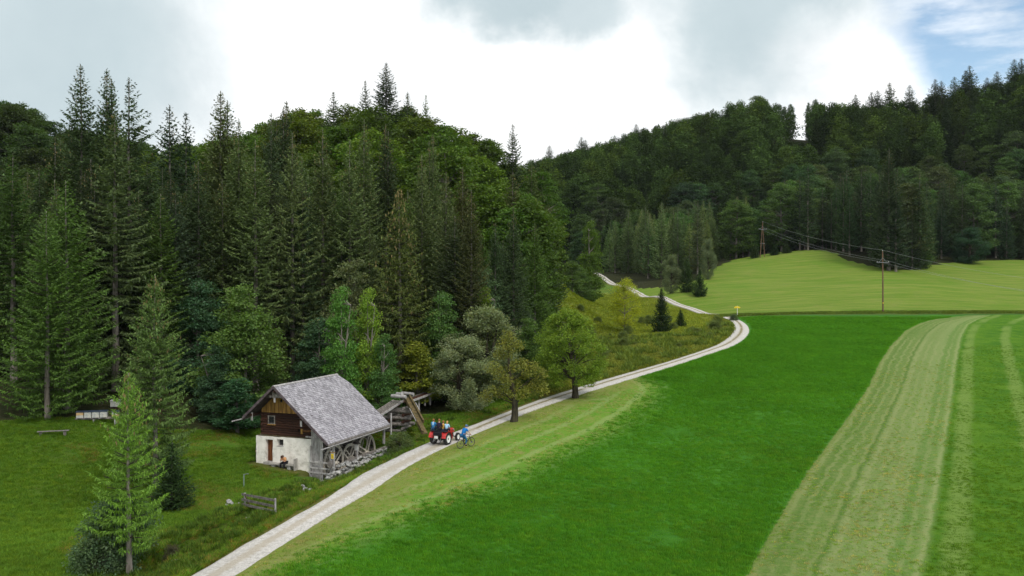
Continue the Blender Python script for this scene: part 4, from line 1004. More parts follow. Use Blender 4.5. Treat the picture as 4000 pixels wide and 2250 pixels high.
M_wheel = plain_mat('wet_wheel_wood', (0.40, 0.36, 0.29), (0.66, 0.61, 0.52), 2.5, 0.75, rnd=0.25)
M_shing = plain_mat('grey_shingles', (0.23, 0.22, 0.24), (0.37, 0.355, 0.385), 1.0, 0.7, stretch=(1, 1, 1), bump=0.0, rnd=0.36, lo=0.2, hi=0.8)
M_verge = plain_mat('dark_verge_board', (0.06, 0.045, 0.05), (0.13, 0.105, 0.11), 3, 0.8)
M_door = plain_mat('red_brown_door', (0.10, 0.03, 0.012), (0.22, 0.085, 0.03), 2, 0.7, stretch=(8, 8, 0.6), rnd=0.2)
M_glass = plain_mat('dark_window_glass', (0.012, 0.012, 0.016), (0.03, 0.03, 0.04), 1, 0.15, spec=0.6, bump=0)
M_stone = plain_mat('pale_field_stone', (0.13, 0.13, 0.125), (0.46, 0.455, 0.44), 3.5, 0.85, bump=0.8, bd=0.05, detail=6, rnd=0.3)
M_stonep = plain_mat('grey_stone_slab', (0.24, 0.23, 0.21), (0.42, 0.40, 0.37), 4, 0.85, bump=0.5, bd=0.02)
M_dark = plain_mat('dark_interior', (0.012, 0.010, 0.009), (0.022, 0.018, 0.015), 2, 0.9, bump=0)
M_black = plain_mat('black_rubber', (0.012, 0.012, 0.014), (0.03, 0.03, 0.03), 8, 0.7, spec=0.3)
M_red = plain_mat('red_tractor_paint', (0.36, 0.014, 0.016), (0.58, 0.035, 0.03), 2, 0.3, spec=0.5, bump=0.05)
M_wpaint = plain_mat('white_paint', (0.68, 0.68, 0.66), (0.80, 0.80, 0.79), 4, 0.4, bump=0)
M_metal = plain_mat('dull_steel', (0.16, 0.17, 0.18), (0.30, 0.31, 0.32), 4, 0.45, metallic=0.6, bump=0.1)
M_dkmetal = plain_mat('dark_greasy_metal', (0.018, 0.018, 0.02), (0.05, 0.045, 0.04), 6, 0.5, metallic=0.4)
M_galv = plain_mat('galvanised_pipe', (0.22, 0.30, 0.29), (0.36, 0.44, 0.42), 6, 0.5, metallic=0.3)
M_skin = plain_mat('skin', (0.50, 0.27, 0.18), (0.60, 0.34, 0.24), 3, 0.6, bump=0)
M_moss = plain_mat('mossy_old_wood', (0.05, 0.045, 0.018), (0.17, 0.12, 0.055), 3.0, 0.9, bump=1.0, bd=0.06, detail=6)
M_yellow = plain_mat('yellow_sign_paint', (0.75, 0.52, 0.02), (0.85, 0.62, 0.05), 3, 0.5, bump=0)
M_pole = plain_mat('impregnated_pole', (0.09, 0.052, 0.032), (0.20, 0.12, 0.075), 2, 0.8, stretch=(5, 5, 0.4))
M_blue_shirt = plain_mat('blue_cloth', (0.005, 0.13, 0.42), (0.01, 0.19, 0.55), 6, 0.85, bump=0.2)
def cloth(name, c, k=1.3): return plain_mat(name, c, tuple(min(1, v * k) for v in c), 8, 0.9, bump=0.2)
M_jeans = cloth('dark_jeans', (0.02, 0.05, 0.10)); M_jeansb = cloth('blue_trousers', (0.01, 0.09, 0.22)); M_blackc = cloth('black_cloth', (0.012, 0.011, 0.016))
M_lblue = cloth('light_blue_cloth', (0.30, 0.48, 0.65)); M_denim = cloth('denim_jacket', (0.03, 0.16, 0.36)); M_navy = cloth('dark_plum_cloth', (0.02, 0.014, 0.028)); M_orange = cloth('orange_skin_top', (0.55, 0.28, 0.12))
M_hairb = cloth('brown_hair', (0.06, 0.03, 0.018)); M_hairl = cloth('blond_hair', (0.42, 0.25, 0.10)); M_hairg = cloth('ginger_hair', (0.22, 0.10, 0.04)); M_purple = cloth('violet_dress', (0.04, 0.02, 0.09))

Hroot = empty('mill_house', (HO[0], HO[1], HZ0), -HA)
tag(Hroot, 'old water mill with white stone base, dark log storey and steep grey shingle roof', 'mill')
W_ = MB
SL = 0.869; AP = (2.31, 6.68)
def zr(w, off=0.0): return (AP[1] - SL * (w - AP[0]) if w > AP[0] else AP[1] - 0.898 * (AP[0] - w)) - off
# --- white rubble wall: pieces round the openings, one rough surface
def rough_box(mb, a, b, n=0.17, amp=0.03, seed=0, fix=None):
    (x0, y0, z0), (x1, y1, z1) = a, b
    bm = bmesh.new()
    def grid(o, u, v, nu, nv):
        vs = [[bm.verts.new(o + u * (i / nu) + v * (j / nv)) for j in range(nv + 1)] for i in range(nu + 1)]
        for i in range(nu):
            for j in range(nv): bm.faces.new((vs[i][j], vs[i+1][j], vs[i+1][j+1], vs[i][j+1]))
    X, Y, Z = Vector((x1-x0,0,0)), Vector((0,y1-y0,0)), Vector((0,0,z1-z0)); O = Vector((x0,y0,z0))
    k = lambda L: max(1, int(round(L.length / n)))
    for o, u, v in ((O, X, Z), (O + Y, X, Z), (O, Y, Z), (O + X, Y, Z), (O, X, Y), (O + Z, X, Y)): grid(o, u, v, k(u), k(v))
    bmesh.ops.remove_doubles(bm, verts=bm.verts, dist=1e-4)
    from mathutils import noise
    for vt in bm.verts:
        p = vt.co * 2.7 + Vector((seed, 0, 0)); q = vt.co * 0.8
        vt.co += Vector((noise.noise(p), noise.noise(p + Vector((7, 3, 1))) + 0.8 * noise.noise(q), noise.noise(p + Vector((1, 9, 4))))) * amp
    bmesh.ops.recalc_face_normals(bm, faces=bm.faces)
    base = len(mb.v); bm.verts.index_update(); mb.v += [tuple(v.co) for v in bm.verts]; mb.f += [tuple(base + v.index for v in f.verts) for f in bm.faces]; bm.free()
mb = MB()
rough_box(mb, (0.0, 0.0, -0.5), (0.93, 0.55, 2.38)); rough_box(mb, (0.93, 0.0, 2.12), (1.62, 0.55, 2.38)); rough_box(mb, (1.62, 0.0, -0.5), (2.035, 0.55, 2.38))
rough_box(mb, (2.035, 0.0, -0.5), (2.665, 0.55, 1.64)); rough_box(mb, (2.035, 0.0, 2.2), (2.665, 0.55, 2.38)); rough_box(mb, (2.665, 0.0, -0.8), (5.3, 0.55, 2.38))
rough_box(mb, (0.0, 0.56, -0.5), (0.5, 8.2, 2.40)); rough_box(mb, (4.8, 0.56, -0.9), (5.3, 8.2, 2.35)); rough_box(mb, (0.5, 7.7, -0.5), (4.8, 8.2, 2.40))
mb.build('wall', M_white, Hroot)
MB().box((0.52, 2.2, -0.3), (4.78, 7.6, 2.3)).build('interior', M_dark, Hroot)
d_ = MB().box((0.94, 0.34, 0.30), (1.61, 0.42, 2.12)).build('door', M_door, Hroot)
for k in range(4): MB().box((0.95 + k * 0.165, 0.315, 0.32), (1.10 + k * 0.165, 0.338, 2.10)).build('door_board', M_door, d_)
MB().bar((1.05, 0.29, 1.15), (1.05, 0.29, 1.28), 0.03).build('handle', M_dkmetal, d_)
MB().box((0.85, -0.25, -0.15), (1.7, 0.30, 0.30)).build('doorstep', M_stonep, Hroot, bevel=0.03)
def window(w0, w1, z0, z1, l, frame, fw=0.06, bars=(1, 1), depth=0.06):
    f = MB(); f.box((w0, l, z0), (w0 + fw, l + depth, z1)); f.box((w1 - fw, l, z0), (w1, l + depth, z1)); f.box((w0 + fw, l, z0), (w1 - fw, l + depth, z0 + fw)); f.box((w0 + fw, l, z1 - fw), (w1 - fw, l + depth, z1))
    o = f.build('window', frame, Hroot)
    MB().box((w0 + fw, l + depth * 0.55, z0 + fw), (w1 - fw, l + depth * 0.75, z1 - fw)).build('pane', M_glass, o)
    b = MB()
    for k in range(bars[0]): x = w0 + fw + (w1 - w0 - 2 * fw) * (k + 1) / (bars[0] + 1); b.box((x - 0.012, l + 0.01, z0 + fw), (x + 0.012, l + 0.03, z1 - fw))
    for k in range(bars[1]): z = z0 + fw + (z1 - z0 - 2 * fw) * (k + 1) / (bars[1] + 1); b.box((w0 + fw, l + 0.008, z - 0.012), (w1 - fw, l + 0.028, z + 0.012))
    b.build('window_bars', M_dkmetal, o); return o
window(2.05, 2.65, 1.66, 2.18, 0.36, M_greyh)
MB().box((2.0, -0.03, 1.60), (2.70, 0.34, 1.645)).build('window_sill', M_greyw, Hroot)
# --- log storey
nl = 9; lh = (4.30 - 2.46) / nl; ll0 = 0.28
opens = [(1.08, 1.64, 3.42, 4.05), (3.86, 4.16, 2.78, 3.08)]
for i in range(nl):
    z0 = 2.46 + i * lh; z1 = z0 + lh - 0.018
    cuts = [(a, b) for a, b, c, d in opens if c < (z0 + z1) / 2 < d]
    segs = []; s0 = 0.22
    for a, b in sorted(cuts): segs.append((s0, a)); s0 = b
    segs.append((s0, 5.18))
    for a, b in segs:
        o = MB().box((a, ll0 + random.uniform(-.012, .012), z0), (b, ll0 + 0.2, z1)).build('log', M_log_warm if (a > 4 and i < 3) else M_log, Hroot, bevel=0.03)
    for w in (0.30, 4.95):
        if w > 4 and z1 + lh * .5 > 4.1: continue
        MB().box((w, ll0 - 0.12 if i % 2 else ll0 + 0.205, z0 + lh * 0.5), (w + 0.18, 7.9, z1 + lh * 0.5)).build('log', M_log, Hroot, bevel=0.03)
    if z1 < 5: MB().box((0.3, 7.92, z0), (5.1, 8.1, z1)).build('log', M_log, Hroot)
window(1.02, 1.70, 3.38, 4.10, 0.20, M_greyh, 0.09)
MB().box((0.98, 0.17, 3.30), (1.74, 0.28, 3.375)).build('window_sill', M_ochre, Hroot)
MB().box((3.86, 0.40, 2.78), (4.16, 0.46, 3.08)).build('hatch', M_dark, Hroot)
MB().box((4.165, 0.235, 2.70), (4.36, 0.275, 3.12)).build('hatch_board', M_ochre, Hroot)
MB().box((0.1, 0.02, 2.425), (5.25, 0.27, 2.455)).build('wall_plank', M_moss, Hroot)
MB().bar((4.8, 0.05, 2.56), (7.25, 0.0, 2.50), 0.16, 0.12).build('tie_beam', M_greyw, Hroot)
# --- gable boards
k = 0; w = 0.32
while w < 5.08:
    w1 = min(5.1, w + random.uniform(0.155, 0.215)); za, zb = zr(w, 0.30), zr(w1, 0.30)
    if min(za, zb) > 4.33:
        l = 0.30 + (k % 2) * 0.018
        pts = [(w, 4.33), (w1 - 0.012, 4.33), (w1 - 0.012, zb)] + ([(AP[0], AP[1] - 0.3)] if w < AP[0] < w1 else []) + [(w, za)]
        V = [(a, l, b) for a, b in pts] + [(a, l + 0.025, b) for a, b in pts]; n = len(pts)
        F = [tuple(range(n)), tuple(range(2 * n - 1, n - 1, -1))] + [(i, (i + 1) % n, (i + 1) % n + n, i + n) for i in range(n)]
        MB().add(V, F).build('gable_board', M_ochre, Hroot)
    w = w1; k += 1
MB().ball((2.27, 0.29, 5.35), (0.11, 0.02, 0.13)).build('vent_hole', M_dark, Hroot)
for w in (2.02, 2.18, 2.34, 2.50):      # small weather apron under the ridge
    za = zr(w, 0.18); zb = zr(w + 0.15, 0.18)
    V = [(w, -0.62, 5.72), (w + 0.15, -0.62, 5.72), (w + 0.15, -0.62, max(5.74, zb)), (w, -0.62, max(5.74, za)), (w, -0.6, 5.72), (w + 0.15, -0.6, 5.72), (w + 0.15, -0.6, max(5.74, zb)), (w, -0.6, max(5.74, za))]
    MB().add(V, [(0,1,2,3),(7,6,5,4),(0,4,5,1),(1,5,6,2),(2,6,7,3),(3,7,4,0)]).build('apron_board', M_greyh, Hroot)
for s_ in (-1, 1):
    for q in (0.5, 0.85): 
        w = AP[0] + s_ * q; MB().box((w - 0.13, -0.62, 5.72), (w + 0.13, -0.6, max(5.76, zr(w, 0.30)))).build('apron_board', M_greyh, Hroot)
for w, z0, z1 in ((2.22, 5.35, 5.72), (0.0, 3.75, 4.45), (4.72, 3.5, 4.25)): MB().box((w, -0.72, z0), (w + 0.16, -0.66, z1)).build('purlin_end_board', M_greyw, Hroot)
for w in (0.05, 2.31, 4.8): MB().bar((w, -0.82, zr(w, 0.42)), (w, 9.2, zr(w, 0.42)), 0.16, 0.18).build('purlin', M_log, Hroot)
# --- roof: boarding, then courses of shingles as real pieces
Lr0, Lr1, Lh = -0.9, 9.15, 9.8
er, el = 7.40, -0.66
def slab(pts, th, name, mat):
    n = len(pts); V = [Vector(p) for p in pts] + [Vector(p) - Vector((0, 0, th)) for p in pts]
    return MB().add(V, [tuple(range(n)), tuple(range(2 * n - 1, n - 1, -1))] + [(i, (i + 1) % n, (i + 1) % n + n, i + n) for i in range(n)]).build(name, mat, Hroot)
hwz = 0.92
slab([(AP[0], Lr0, AP[1] - .04), (er, Lr0, zr(er, .04)), (er, Lh, zr(er, .04)), (AP[0] + hwz, Lh, zr(AP[0] + hwz, .04)), (AP[0], Lr1, AP[1] - .04)], 0.07, 'roof', M_verge)
slab([(AP[0], Lr0, AP[1] - .04), (AP[0], Lr1, AP[1] - .04), (AP[0] - hwz, Lh, zr(AP[0] - hwz, .04)), (el, Lh, zr(el, .04)), (el, Lr0, zr(el, .04))], 0.07, 'roof', M_verge)
slab([(AP[0], Lr1, AP[1] - .04), (AP[0] + hwz, Lh, zr(AP[0] + hwz, .04)), (AP[0] - hwz, Lh, zr(AP[0] - hwz, .04))], 0.07, 'roof', M_verge)
def shingles(side, name, seed):
    r = RS(seed); mb = MB(); e = er if side > 0 else el; L = abs(e - AP[0]); sl_ = SL if side > 0 else 0.898; rows = int(L * math.sqrt(1 + sl_ ** 2) / 0.20)
    for i in range(rows):
        q0 = i / rows; q1 = (i + 1) / rows + 0.35 / rows
        w0, w1 = AP[0] + side * L * q0, AP[0] + side * min(L + 0.03, L * q1)
        z0, z1 = AP[1] - sl_ * L * q0, AP[1] - sl_ * min(L + .03, L * q1)
        back = Lh if L * q0 > hwz else Lr1 + (Lh - Lr1) * (L * q0 / hwz)
        l = Lr0 + r.uniform(-0.1, 0)
        while l < back:
            wd = r.uniform(0.11, 0.2); l1 = min(l + wd, back + 0.02); la = max(l, Lr0 - 0.02)
            if l1 > la + 0.02:
                t0, t1 = 0.004, 0.060 + r.uniform(0, 0.02); dj = r.uniform(-0.018, 0.018) * side; dz = -sl_ * abs(dj) * (1 if dj * side > 0 else -1)
                g = 0.006
                V = [(w0, la + g, z0 + t0), (w0, l1 - g, z0 + t0), (w1 + dj, l1 - g, z1 + t1 + dz), (w1 + dj, la + g, z1 + t1 + dz), (w1 + dj, l1 - g, z1 - 0.01 + dz), (w1 + dj, la + g, z1 - 0.01 + dz)]
                mb.add(V, [(0, 1, 2, 3), (3, 2, 4, 5), (0, 3, 5), (1, 4, 2)])
            l = l1
    me = bpy.data.meshes.new(name); me.from_pydata(mb.v, [], mb.f); me.materials.append(M_shing); me.update()
    o = link(name, me, Hroot); o['kind'] = 'stuff'
shingles(1, 'shingles', 5); shingles(-1, 'shingles', 6)
mb = MB()
for k in range(8):
    q = (k + 0.5) / 8; a = hwz * q
    mb.box((AP[0] - a, Lr1 + (Lh - Lr1) * q - 0.06, zr(AP[0] + a, -0.01) - 0.01), (AP[0] + a, Lr1 + (Lh - Lr1) * q + 0.06, zr(AP[0] + a, -0.03)))
mb.build('hip_shingles', M_shing, Hroot)
for s_ in (-1, 1): MB().bar((AP[0] + s_ * 0.07, Lr0 - 0.02, AP[1] + 0.02), (AP[0] + s_ * 0.07, Lr1 + 0.03, AP[1] + 0.02), 0.17, 0.035, up=(s_ * 0.6, 0, 0.8)).build('ridge_board', M_greyw, Hroot)
for e, l_ in ((er, Lh), (el, Lh)):
    MB().bar((AP[0], Lr0 - 0.035, AP[1] - 0.05), (e, Lr0 - 0.035, zr(e, 0.05)), 0.04, 0.2).build('bargeboard', M_verge, Hroot)
    MB().bar((e + (0.03 if e > 0 else -0.03), Lr0, zr(e, 0.10)), (e + (0.03 if e > 0 else -0.03), Lh, zr(e, 0.10)), 0.05, 0.14).build('eaves_board', M_greyh, Hroot)
def gutter(w, l0, l1, z, name='gutter'):
    pts = []; n = 7; V = []; F = []
    for l in (l0, l1):
        for k in range(n): a = math.pi * k / (n - 1); V.append((w - 0.09 * math.cos(a), l, z - 0.09 * math.sin(a)))
        for k in range(n): a = math.pi * k / (n - 1); V.append((w - 0.065 * math.cos(a), l, z - 0.055 * math.sin(a)))
    m = 2 * n
    for k in range(n - 1):
        F += [(k, k + 1, k + 1 + m, k + m), (n + k, n + k + m, n + k + 1 + m, n + k + 1)]
        F += [(k, n + k, n + k + 1, k + 1), (m + k, m + k + 1, m + n + k + 1, m + n + k)]
    F += [(0, m, m + n, n), (n - 1, n + n - 1, m + 2 * n - 1, m + n - 1)]
    MB().add(V, F).build(name, M_greyw, Hroot)
gutter(er + 0.12, -1.95, 9.7, zr(er, 0.22)); gutter(el - 0.14, -2.1, 9.5, zr(el, 0.14))
for w, l, z0 in ((7.15, 9.15, 0.55), (7.18, 0.35, -0.9)): MB().box((w - 0.09, l - 0.09, z0), (w + 0.09, l + 0.09, 2.32)).build('eaves_post', M_greyw, Hroot, bevel=0.015)
MB().bar((7.16, -0.8, 2.36), (7.16, 9.4, 2.36), 0.15, 0.16).build('eaves_beam', M_greyh, Hroot)
# upright planks beside the wheel
w = 5.33
while w < 6.42:
    w1 = w + random.uniform(0.13, 0.19); MB().box((w, -0.02 + random.uniform(-.012, .012), -0.95 + random.uniform(-.1, .1)), (w1 - 0.015, 0.02, zr(w1, 0.34))).build('plank', M_greyw, Hroot); w = w1
for l in np.arange(0.6, 8.0, 0.30): MB().box((5.34, l, -0.6), (5.37, l + 0.28, 2.4)).build('plank', M_greyh, Hroot)

# --- water wheels: rings, spokes, floats
def wheel(w, l, z, rad, wid, label, ph, name='water_wheel'):
    p = hpt(w, l, z); root = empty(name, p, -HA); tag(root, label, 'water wheel', 'wooden water wheels of the mill')
    N = 28
    for sx in (-wid / 2, wid / 2):
        mb = MB(); V = []; F = []
        for k in range(N):
            a = 2 * math.pi * k / N
            for r_ in (rad - 0.26, rad):
                for o_ in (-0.03, 0.03): V.append((sx + o_, r_ * math.cos(a), r_ * math.sin(a)))
        for k in range(N):
            b = 4 * k; c = 4 * ((k + 1) % N); F += [(b, b+2, c+2, c), (b+1, c+1, c+3, b+3), (b+2, b+3, c+3, c+2), (b, c, c+1, b+1)]
        mb.add(V, F); mb.build('rim', M_wheel, root)
        off = 0.20
        for s_ in (-1, 1):
            hl = math.sqrt((rad - 0.1) ** 2 - off ** 2)
            for an in (ph, ph + math.pi / 2):
                u = Vector((0, math.cos(an), math.sin(an))); v = Vector((0, -math.sin(an), math.cos(an)))
                c = v * off * s_ + Vector((sx * (1.07 if an == ph else 1.0), 0, 0)); MB().bar(c - u * hl, c + u * hl, 0.075, 0.12, up=tuple(v)).build('spoke', M_wheel, root)
    for k in range(22):
        a = 2 * math.pi * k / 22; a2 = a + 0.16; b = MB()
        P = [(rad - 0.24, a), (rad + 0.02, a2)]
        q0 = Vector((0, P[0][0] * math.cos(P[0][1]), P[0][0] * math.sin(P[0][1]))); q1 = Vector((0, P[1][0] * math.cos(P[1][1]), P[1][0] * math.sin(P[1][1])))
        n_ = Vector((1, 0, 0)).cross((q1 - q0).normalized()) * 0.015; X = Vector((wid / 2 - 0.03, 0, 0))
        b.add([q0 - X - n_, q0 + X - n_, q1 + X - n_, q1 - X - n_, q0 - X + n_, q0 + X + n_, q1 + X + n_, q1 - X + n_], [(0,3,2,1),(4,5,6,7),(0,1,5,4),(1,2,6,5),(2,3,7,6),(3,0,4,7)])
        b.build('float_board', M_greyh, root)
    MB().tube([(-1.0, 0, 0), (wid / 2 + 0.45, 0, 0)], 0.19, 12).build('axle', M_wheel, root)
    MB().tube([(wid / 2 + 0.45, 0, 0), (wid / 2 + 0.6, 0, 0)], 0.05, 8).build('pin', M_dkmetal, root)
wheel(6.05, 1.75, 0.15, 1.62, 0.62, 'nearest water wheel, half hidden behind the grey railing', 0.65)
wheel(5.98, 4.55, 0.05, 1.30, 0.55, 'middle water wheel under the eaves, partly behind the stone wall', 0.85)
wheel(6.05, 7.25, 0.02, 1.74, 0.62, 'far water wheel with its rim showing fully beside the rear post', 1.12)

# --- dry stone wall outside the wheel pit, stone by stone
def rock_mesh(seed, flat=0.7):
    r = RS(seed); bm = bmesh.new(); bmesh.ops.create_icosphere(bm, subdivisions=1, radius=0.5)
    for v in bm.verts: v.co = Vector((v.co.x * r.uniform(.85, 1.25), v.co.y * r.uniform(.8, 1.15), v.co.z * flat * r.uniform(.85, 1.15)))
    me = bpy.data.meshes.new('rock_mesh'); bm.to_mesh(me); bm.free(); me.materials.append(M_stone); return me
ROCKS = [rock_mesh(100 + i) for i in range(7)]
def rock(parent, loc, s, name='stone'):
    o = link(name, random.choice(ROCKS), parent, loc, (random.random() * 0.6, random.random() * 0.6, random.random() * 6.28)); o.scale = (s * random.uniform(.85, 1.2), s * random.uniform(.85, 1.1), s * random.uniform(.75, 1.05)); return o
wr = empty('stone_wall', hpt(7.75, 4, 0), -HA); tag(wr, 'low dry stone wall of pale boulders along the wheel pit', 'stone wall')
MB().box((-0.2, -5.4, -1.9), (0.05, 5.3, -0.05)).build('rubble_core', M_stone, wr)
for i in range(28):
    l = -5.9 + i * 0.41; top = 0.30 if l > -4.2 else 0.30 - (-4.2 - l) * 0.5
    zt = top; 
    for j in range(5):
        rock(wr, (random.uniform(-0.15, 0.2) + 0.13 * j, l + random.uniform(-.22, .22), zt - 0.04 + random.uniform(-.1, .08)), random.uniform(0.30, 0.56)); zt -= random.uniform(0.24, 0.32)
for i in range(14): rock(wr, (random.uniform(-0.75, 0.15), -6.0 - random.uniform(0, 0.9), -1.35 + random.uniform(-0.1, 0.75)), random.uniform(0.38, 0.75))
MB().bar((-0.3, -3.4, 0.28), (-0.26, 5.1, 0.36), 0.18, 0.16).build('sill_beam', M_greyh, wr)
MB().box((-0.62, -1.8, 0.10), (-0.44, 3.0, 0.36)).build('sill_beam', M_greyh, wr)
lg = empty('stacked_log', hpt(7.25, -0.1, 0.55), -HA + 0.5); tag(lg, 'dark weathered log end lying on the wall behind the railing', 'log')
MB().tube([(-0.1, -0.65, 0), (0.0, 0.75, 0.06)], 0.22, 10).build('log', M_greyh, lg)

# railing in front of the first wheel
rr_ = empty('wooden_railing', hpt(6.4, -0.2, 0), -HA); tag(rr_, 'grey four-rail wooden railing across the wheel pit at the mill corner', 'railing')
MB().box((-1.05, -0.06, -1.0), (-0.93, 0.06, 1.9)).build('post', M_greyw, rr_); MB().box((0.78, -0.07, -1.3), (0.94, 0.07, 1.62)).build('post', M_greyw, rr_, bevel=0.02)
MB().box((0.98, 0.12, -1.2), (1.06, 0.2, 1.2)).build('post', M_greyw, rr_)
for z in (0.62, 0.13, -0.25, -0.86): MB().bar((-1.08, -0.1, z + 0.02), (0.95, -0.1, z - 0.02), 0.05, 0.115).build('rail', M_greyw, rr_)
sg = empty('notice_sign', hpt(7.48, -0.33, 1.3), -HA); tag(sg, 'small yellow notice hanging on the railing post', 'sign')
MB().box((-0.10, -0.02, -0.30), (0.12, 0.0, 0.10)).build('panel', M_yellow, sg); MB().box((-0.22, -0.03, 0.18), (0.26, 0.0, 0.24)).build('sign_roof', M_ochre, sg)
for z in (-0.05, -0.13, -0.21): MB().box((-0.06, -0.024, z), (0.08, -0.0205, z + 0.025)).build('print', M_dkmetal, sg)
ib = empty('info_board', hpt(7.5, 3.6, -0.12), -HA - 0.35); tag(ib, 'white information panel with little dark roof on a white post by the far wheel', 'information board')
MB().box((-0.11, -0.02, -0.1), (0.11, 0.05, 1.15)).build('post', M_greyw, ib); MB().box((-0.22, -0.06, 1.10), (0.22, -0.03, 1.62)).build('panel', M_wpaint, ib)
MB().add([(-0.3, -0.22, 1.66), (0.3, -0.22, 1.66), (0.3, 0.22, 1.66), (-0.3, 0.22, 1.66), (-0.3, 0, 1.84), (0.3, 0, 1.84)], [(0, 1, 5, 4), (2, 3, 4, 5), (0, 4, 3), (1, 2, 5), (0, 3, 2, 1)]).build('roof', M_dkmetal, ib)

# bench of stone at the wall
bn = empty('stone_bench', hpt(2.8, -0.3, 0), -HA); tag(bn, 'low stone bench against the white wall right of the door', 'bench')
MB().box((-1.2, -0.24, 0.16), (1.15, 0.24, 0.28)).build('seat', M_stonep, bn, bevel=0.02); MB().box((-1.0, -0.16, -0.3), (-0.7, 0.16, 0.16)).build('support', M_stone, bn); MB().box((0.5, -0.16, -0.4), (0.8, 0.16, 0.16)).build('support', M_stone, bn)
MB().box((1.16, -0.22, -0.35), (1.27, 0.24, 0.78)).build('end_slab', M_stonep, bn, bevel=0.03)

# --- flume, log crib and old trough behind the mill
fl = empty('wooden_flume', hpt(0, 0, 0), -HA); tag(fl, 'grey plank flume on posts leading from the log dam to the mill roof', 'flume')
inv = Matrix.Rotation(HA, 4, 'Z') @ Matrix.Translation(-Vector(hpt(0, 0, 0)))
def at3(px, py, d): return Vector(dray(px, py, d)) + Vector((0, 0, EYE))
A, B = inv @ at3(945, 1046, 83.2), inv @ at3(1004, 1008, 86.8)
A = A + (A - B) * 0.25
dirv = (B - A).normalized(); sd = Vector((dirv.y, -dirv.x, 0)).normalized()
for k in (-0.42, -0.2, 0.02, 0.24): MB().bar(A + sd * k, B + sd * k, 0.12, 0.04).build('trough_board', M_greyh, fl)
MB().bar(A + sd * 0.45 - Vector((0, 0, .02)), B + sd * 0.45 - Vector((0, 0, .02)), 0.07, 0.17).build('trough_side', M_greyw, fl)
MB().bar(A - sd * 0.62, B - sd * 0.62, 0.07, 0.15).build('trough_side', M_greyh, fl)
def post_at(parent, px, top, bot, d, r=0.07, mat=M_greyw, name='post'):
    a = inv @ at3(px, top, d); b = inv @ at3(px, bot, d); MB().tube([b - Vector((0, 0, 0.3)), a], r, 8).build(name, mat, parent)
post_at(fl, 966, 1052, 1085, 84.0); post_at(fl, 983.5, 1040, 1086, 84.6, 0.08)
f2 = empty('upper_flume', hpt(0, 0, 0), -HA); tag(f2, 'dark upper flume on pale posts climbing from the log dam into the wood', 'flume')
A2, B2 = inv @ at3(1016, 1012, 88.0), inv @ at3(1093, 984, 96.5)
d2 = (B2 - A2).normalized(); s2 = Vector((d2.y, -d2.x, 0)).normalized()
for k in (-0.28, 0.0, 0.28): MB().bar(A2 + s2 * k, B2 + s2 * k, 0.26, 0.05).build('trough_board', M_log, f2)
MB().bar(A2 + s2 * 0.46, B2 + s2 * 0.46, 0.06, 0.20).build('trough_side', M_greyw, f2); MB().bar(A2 - s2 * 0.46, B2 - s2 * 0.46, 0.06, 0.20).build('trough_side', M_greyh, f2)
for px, tp, bt, d, r in ((1039, 1008, 1030, 91.0, 0.06), (1053.5, 1001, 1033, 91.5, 0.09), (1069, 995, 1014, 93.5, 0.08), (1081.5, 990, 1012, 94.5, 0.12)): post_at(f2, px, tp, bt, d, r)
cr = empty('log_crib', hpt(0, 0, 0), -HA); tag(cr, 'crib of stacked old logs damming the mill water behind the roof', 'log dam')
c0 = inv @ at3(1006, 1079, 87.0)
RSl = RS(9)
for j in range(8):
    z = c0.z - 0.1 + j * 0.31
    L = 1.1 + 0.1 * j; off = RSl.uniform(-.15, .15)
    for s_ in (-1, 1):
        if j % 2 == 0: MB().tube([(c0.x - L + off, c0.y + s_ * 0.7, z), (c0.x + L + off, c0.y + s_ * 0.7, z + RSl.uniform(-.05, .05))], RSl.uniform(.13, .17), 10).build('log', M_greyh, cr)
        else: MB().tube([(c0.x + s_ * 0.75, c0.y - 1.0 + off, z), (c0.x + s_ * 0.75, c0.y + 1.1 + off, z)], RSl.uniform(.13, .17), 10).build('log', M_greyh if RSl.rand() < .6 else M_log, cr)
for (a, b, d, r) in (((985, 996), (1021, 999), 86.2, 0.17), ((998, 991), (1012, 992), 87.6, 0.15), ((1010, 989), (1040, 992), 88.4, 0.15)):
    MB().tube([inv @ at3(*a, d), inv @ at3(*b, d - 0.8)], r, 10).build('log', M_greyw, cr)
ot = empty('old_trough', hpt(0, 0, 0), -HA); tag(ot, 'mossy rotten timber chute leaning from the log dam down to the track', 'chute')
A3, B3 = inv @ at3(1023, 1000, 87.0), inv @ at3(1070, 1092, 80.8)
d3 = (B3 - A3).normalized(); s3 = Vector((d3.y, -d3.x, 0)).normalized(); u3 = s3.cross(d3)
MB().bar(A3, B3, 0.42, 0.07, up=tuple(u3)).build('chute_floor', M_moss, ot)
MB().bar(A3 + s3 * 0.25 + Vector((0, 0, .12)), B3 + s3 * 0.25 + Vector((0, 0, .12)), 0.14, 0.34).build('chute_side', M_moss, ot)
MB().bar(A3 - s3 * 0.25 + Vector((0, 0, .12)), A3.lerp(B3, 0.72) - s3 * 0.33 + Vector((0, 0, .12)), 0.14, 0.34).build('chute_side', M_moss, ot)
MB().bar(A3.lerp(B3, 0.4) + s3 * 0.42 + Vector((0, 0, .3)), A3.lerp(B3, 0.75) + s3 * 0.42 + Vector((0, 0, .3)), 0.05, 0.05).build('splinter', M_greyw, ot)
MB().bar(A3.lerp(B3, 0.25) - s3 * 0.42 + Vector((0, 0, .3)), A3.lerp(B3, 0.45) - s3 * 0.42 + Vector((0, 0, .3)), 0.05, 0.05).build('splinter', M_greyw, ot)
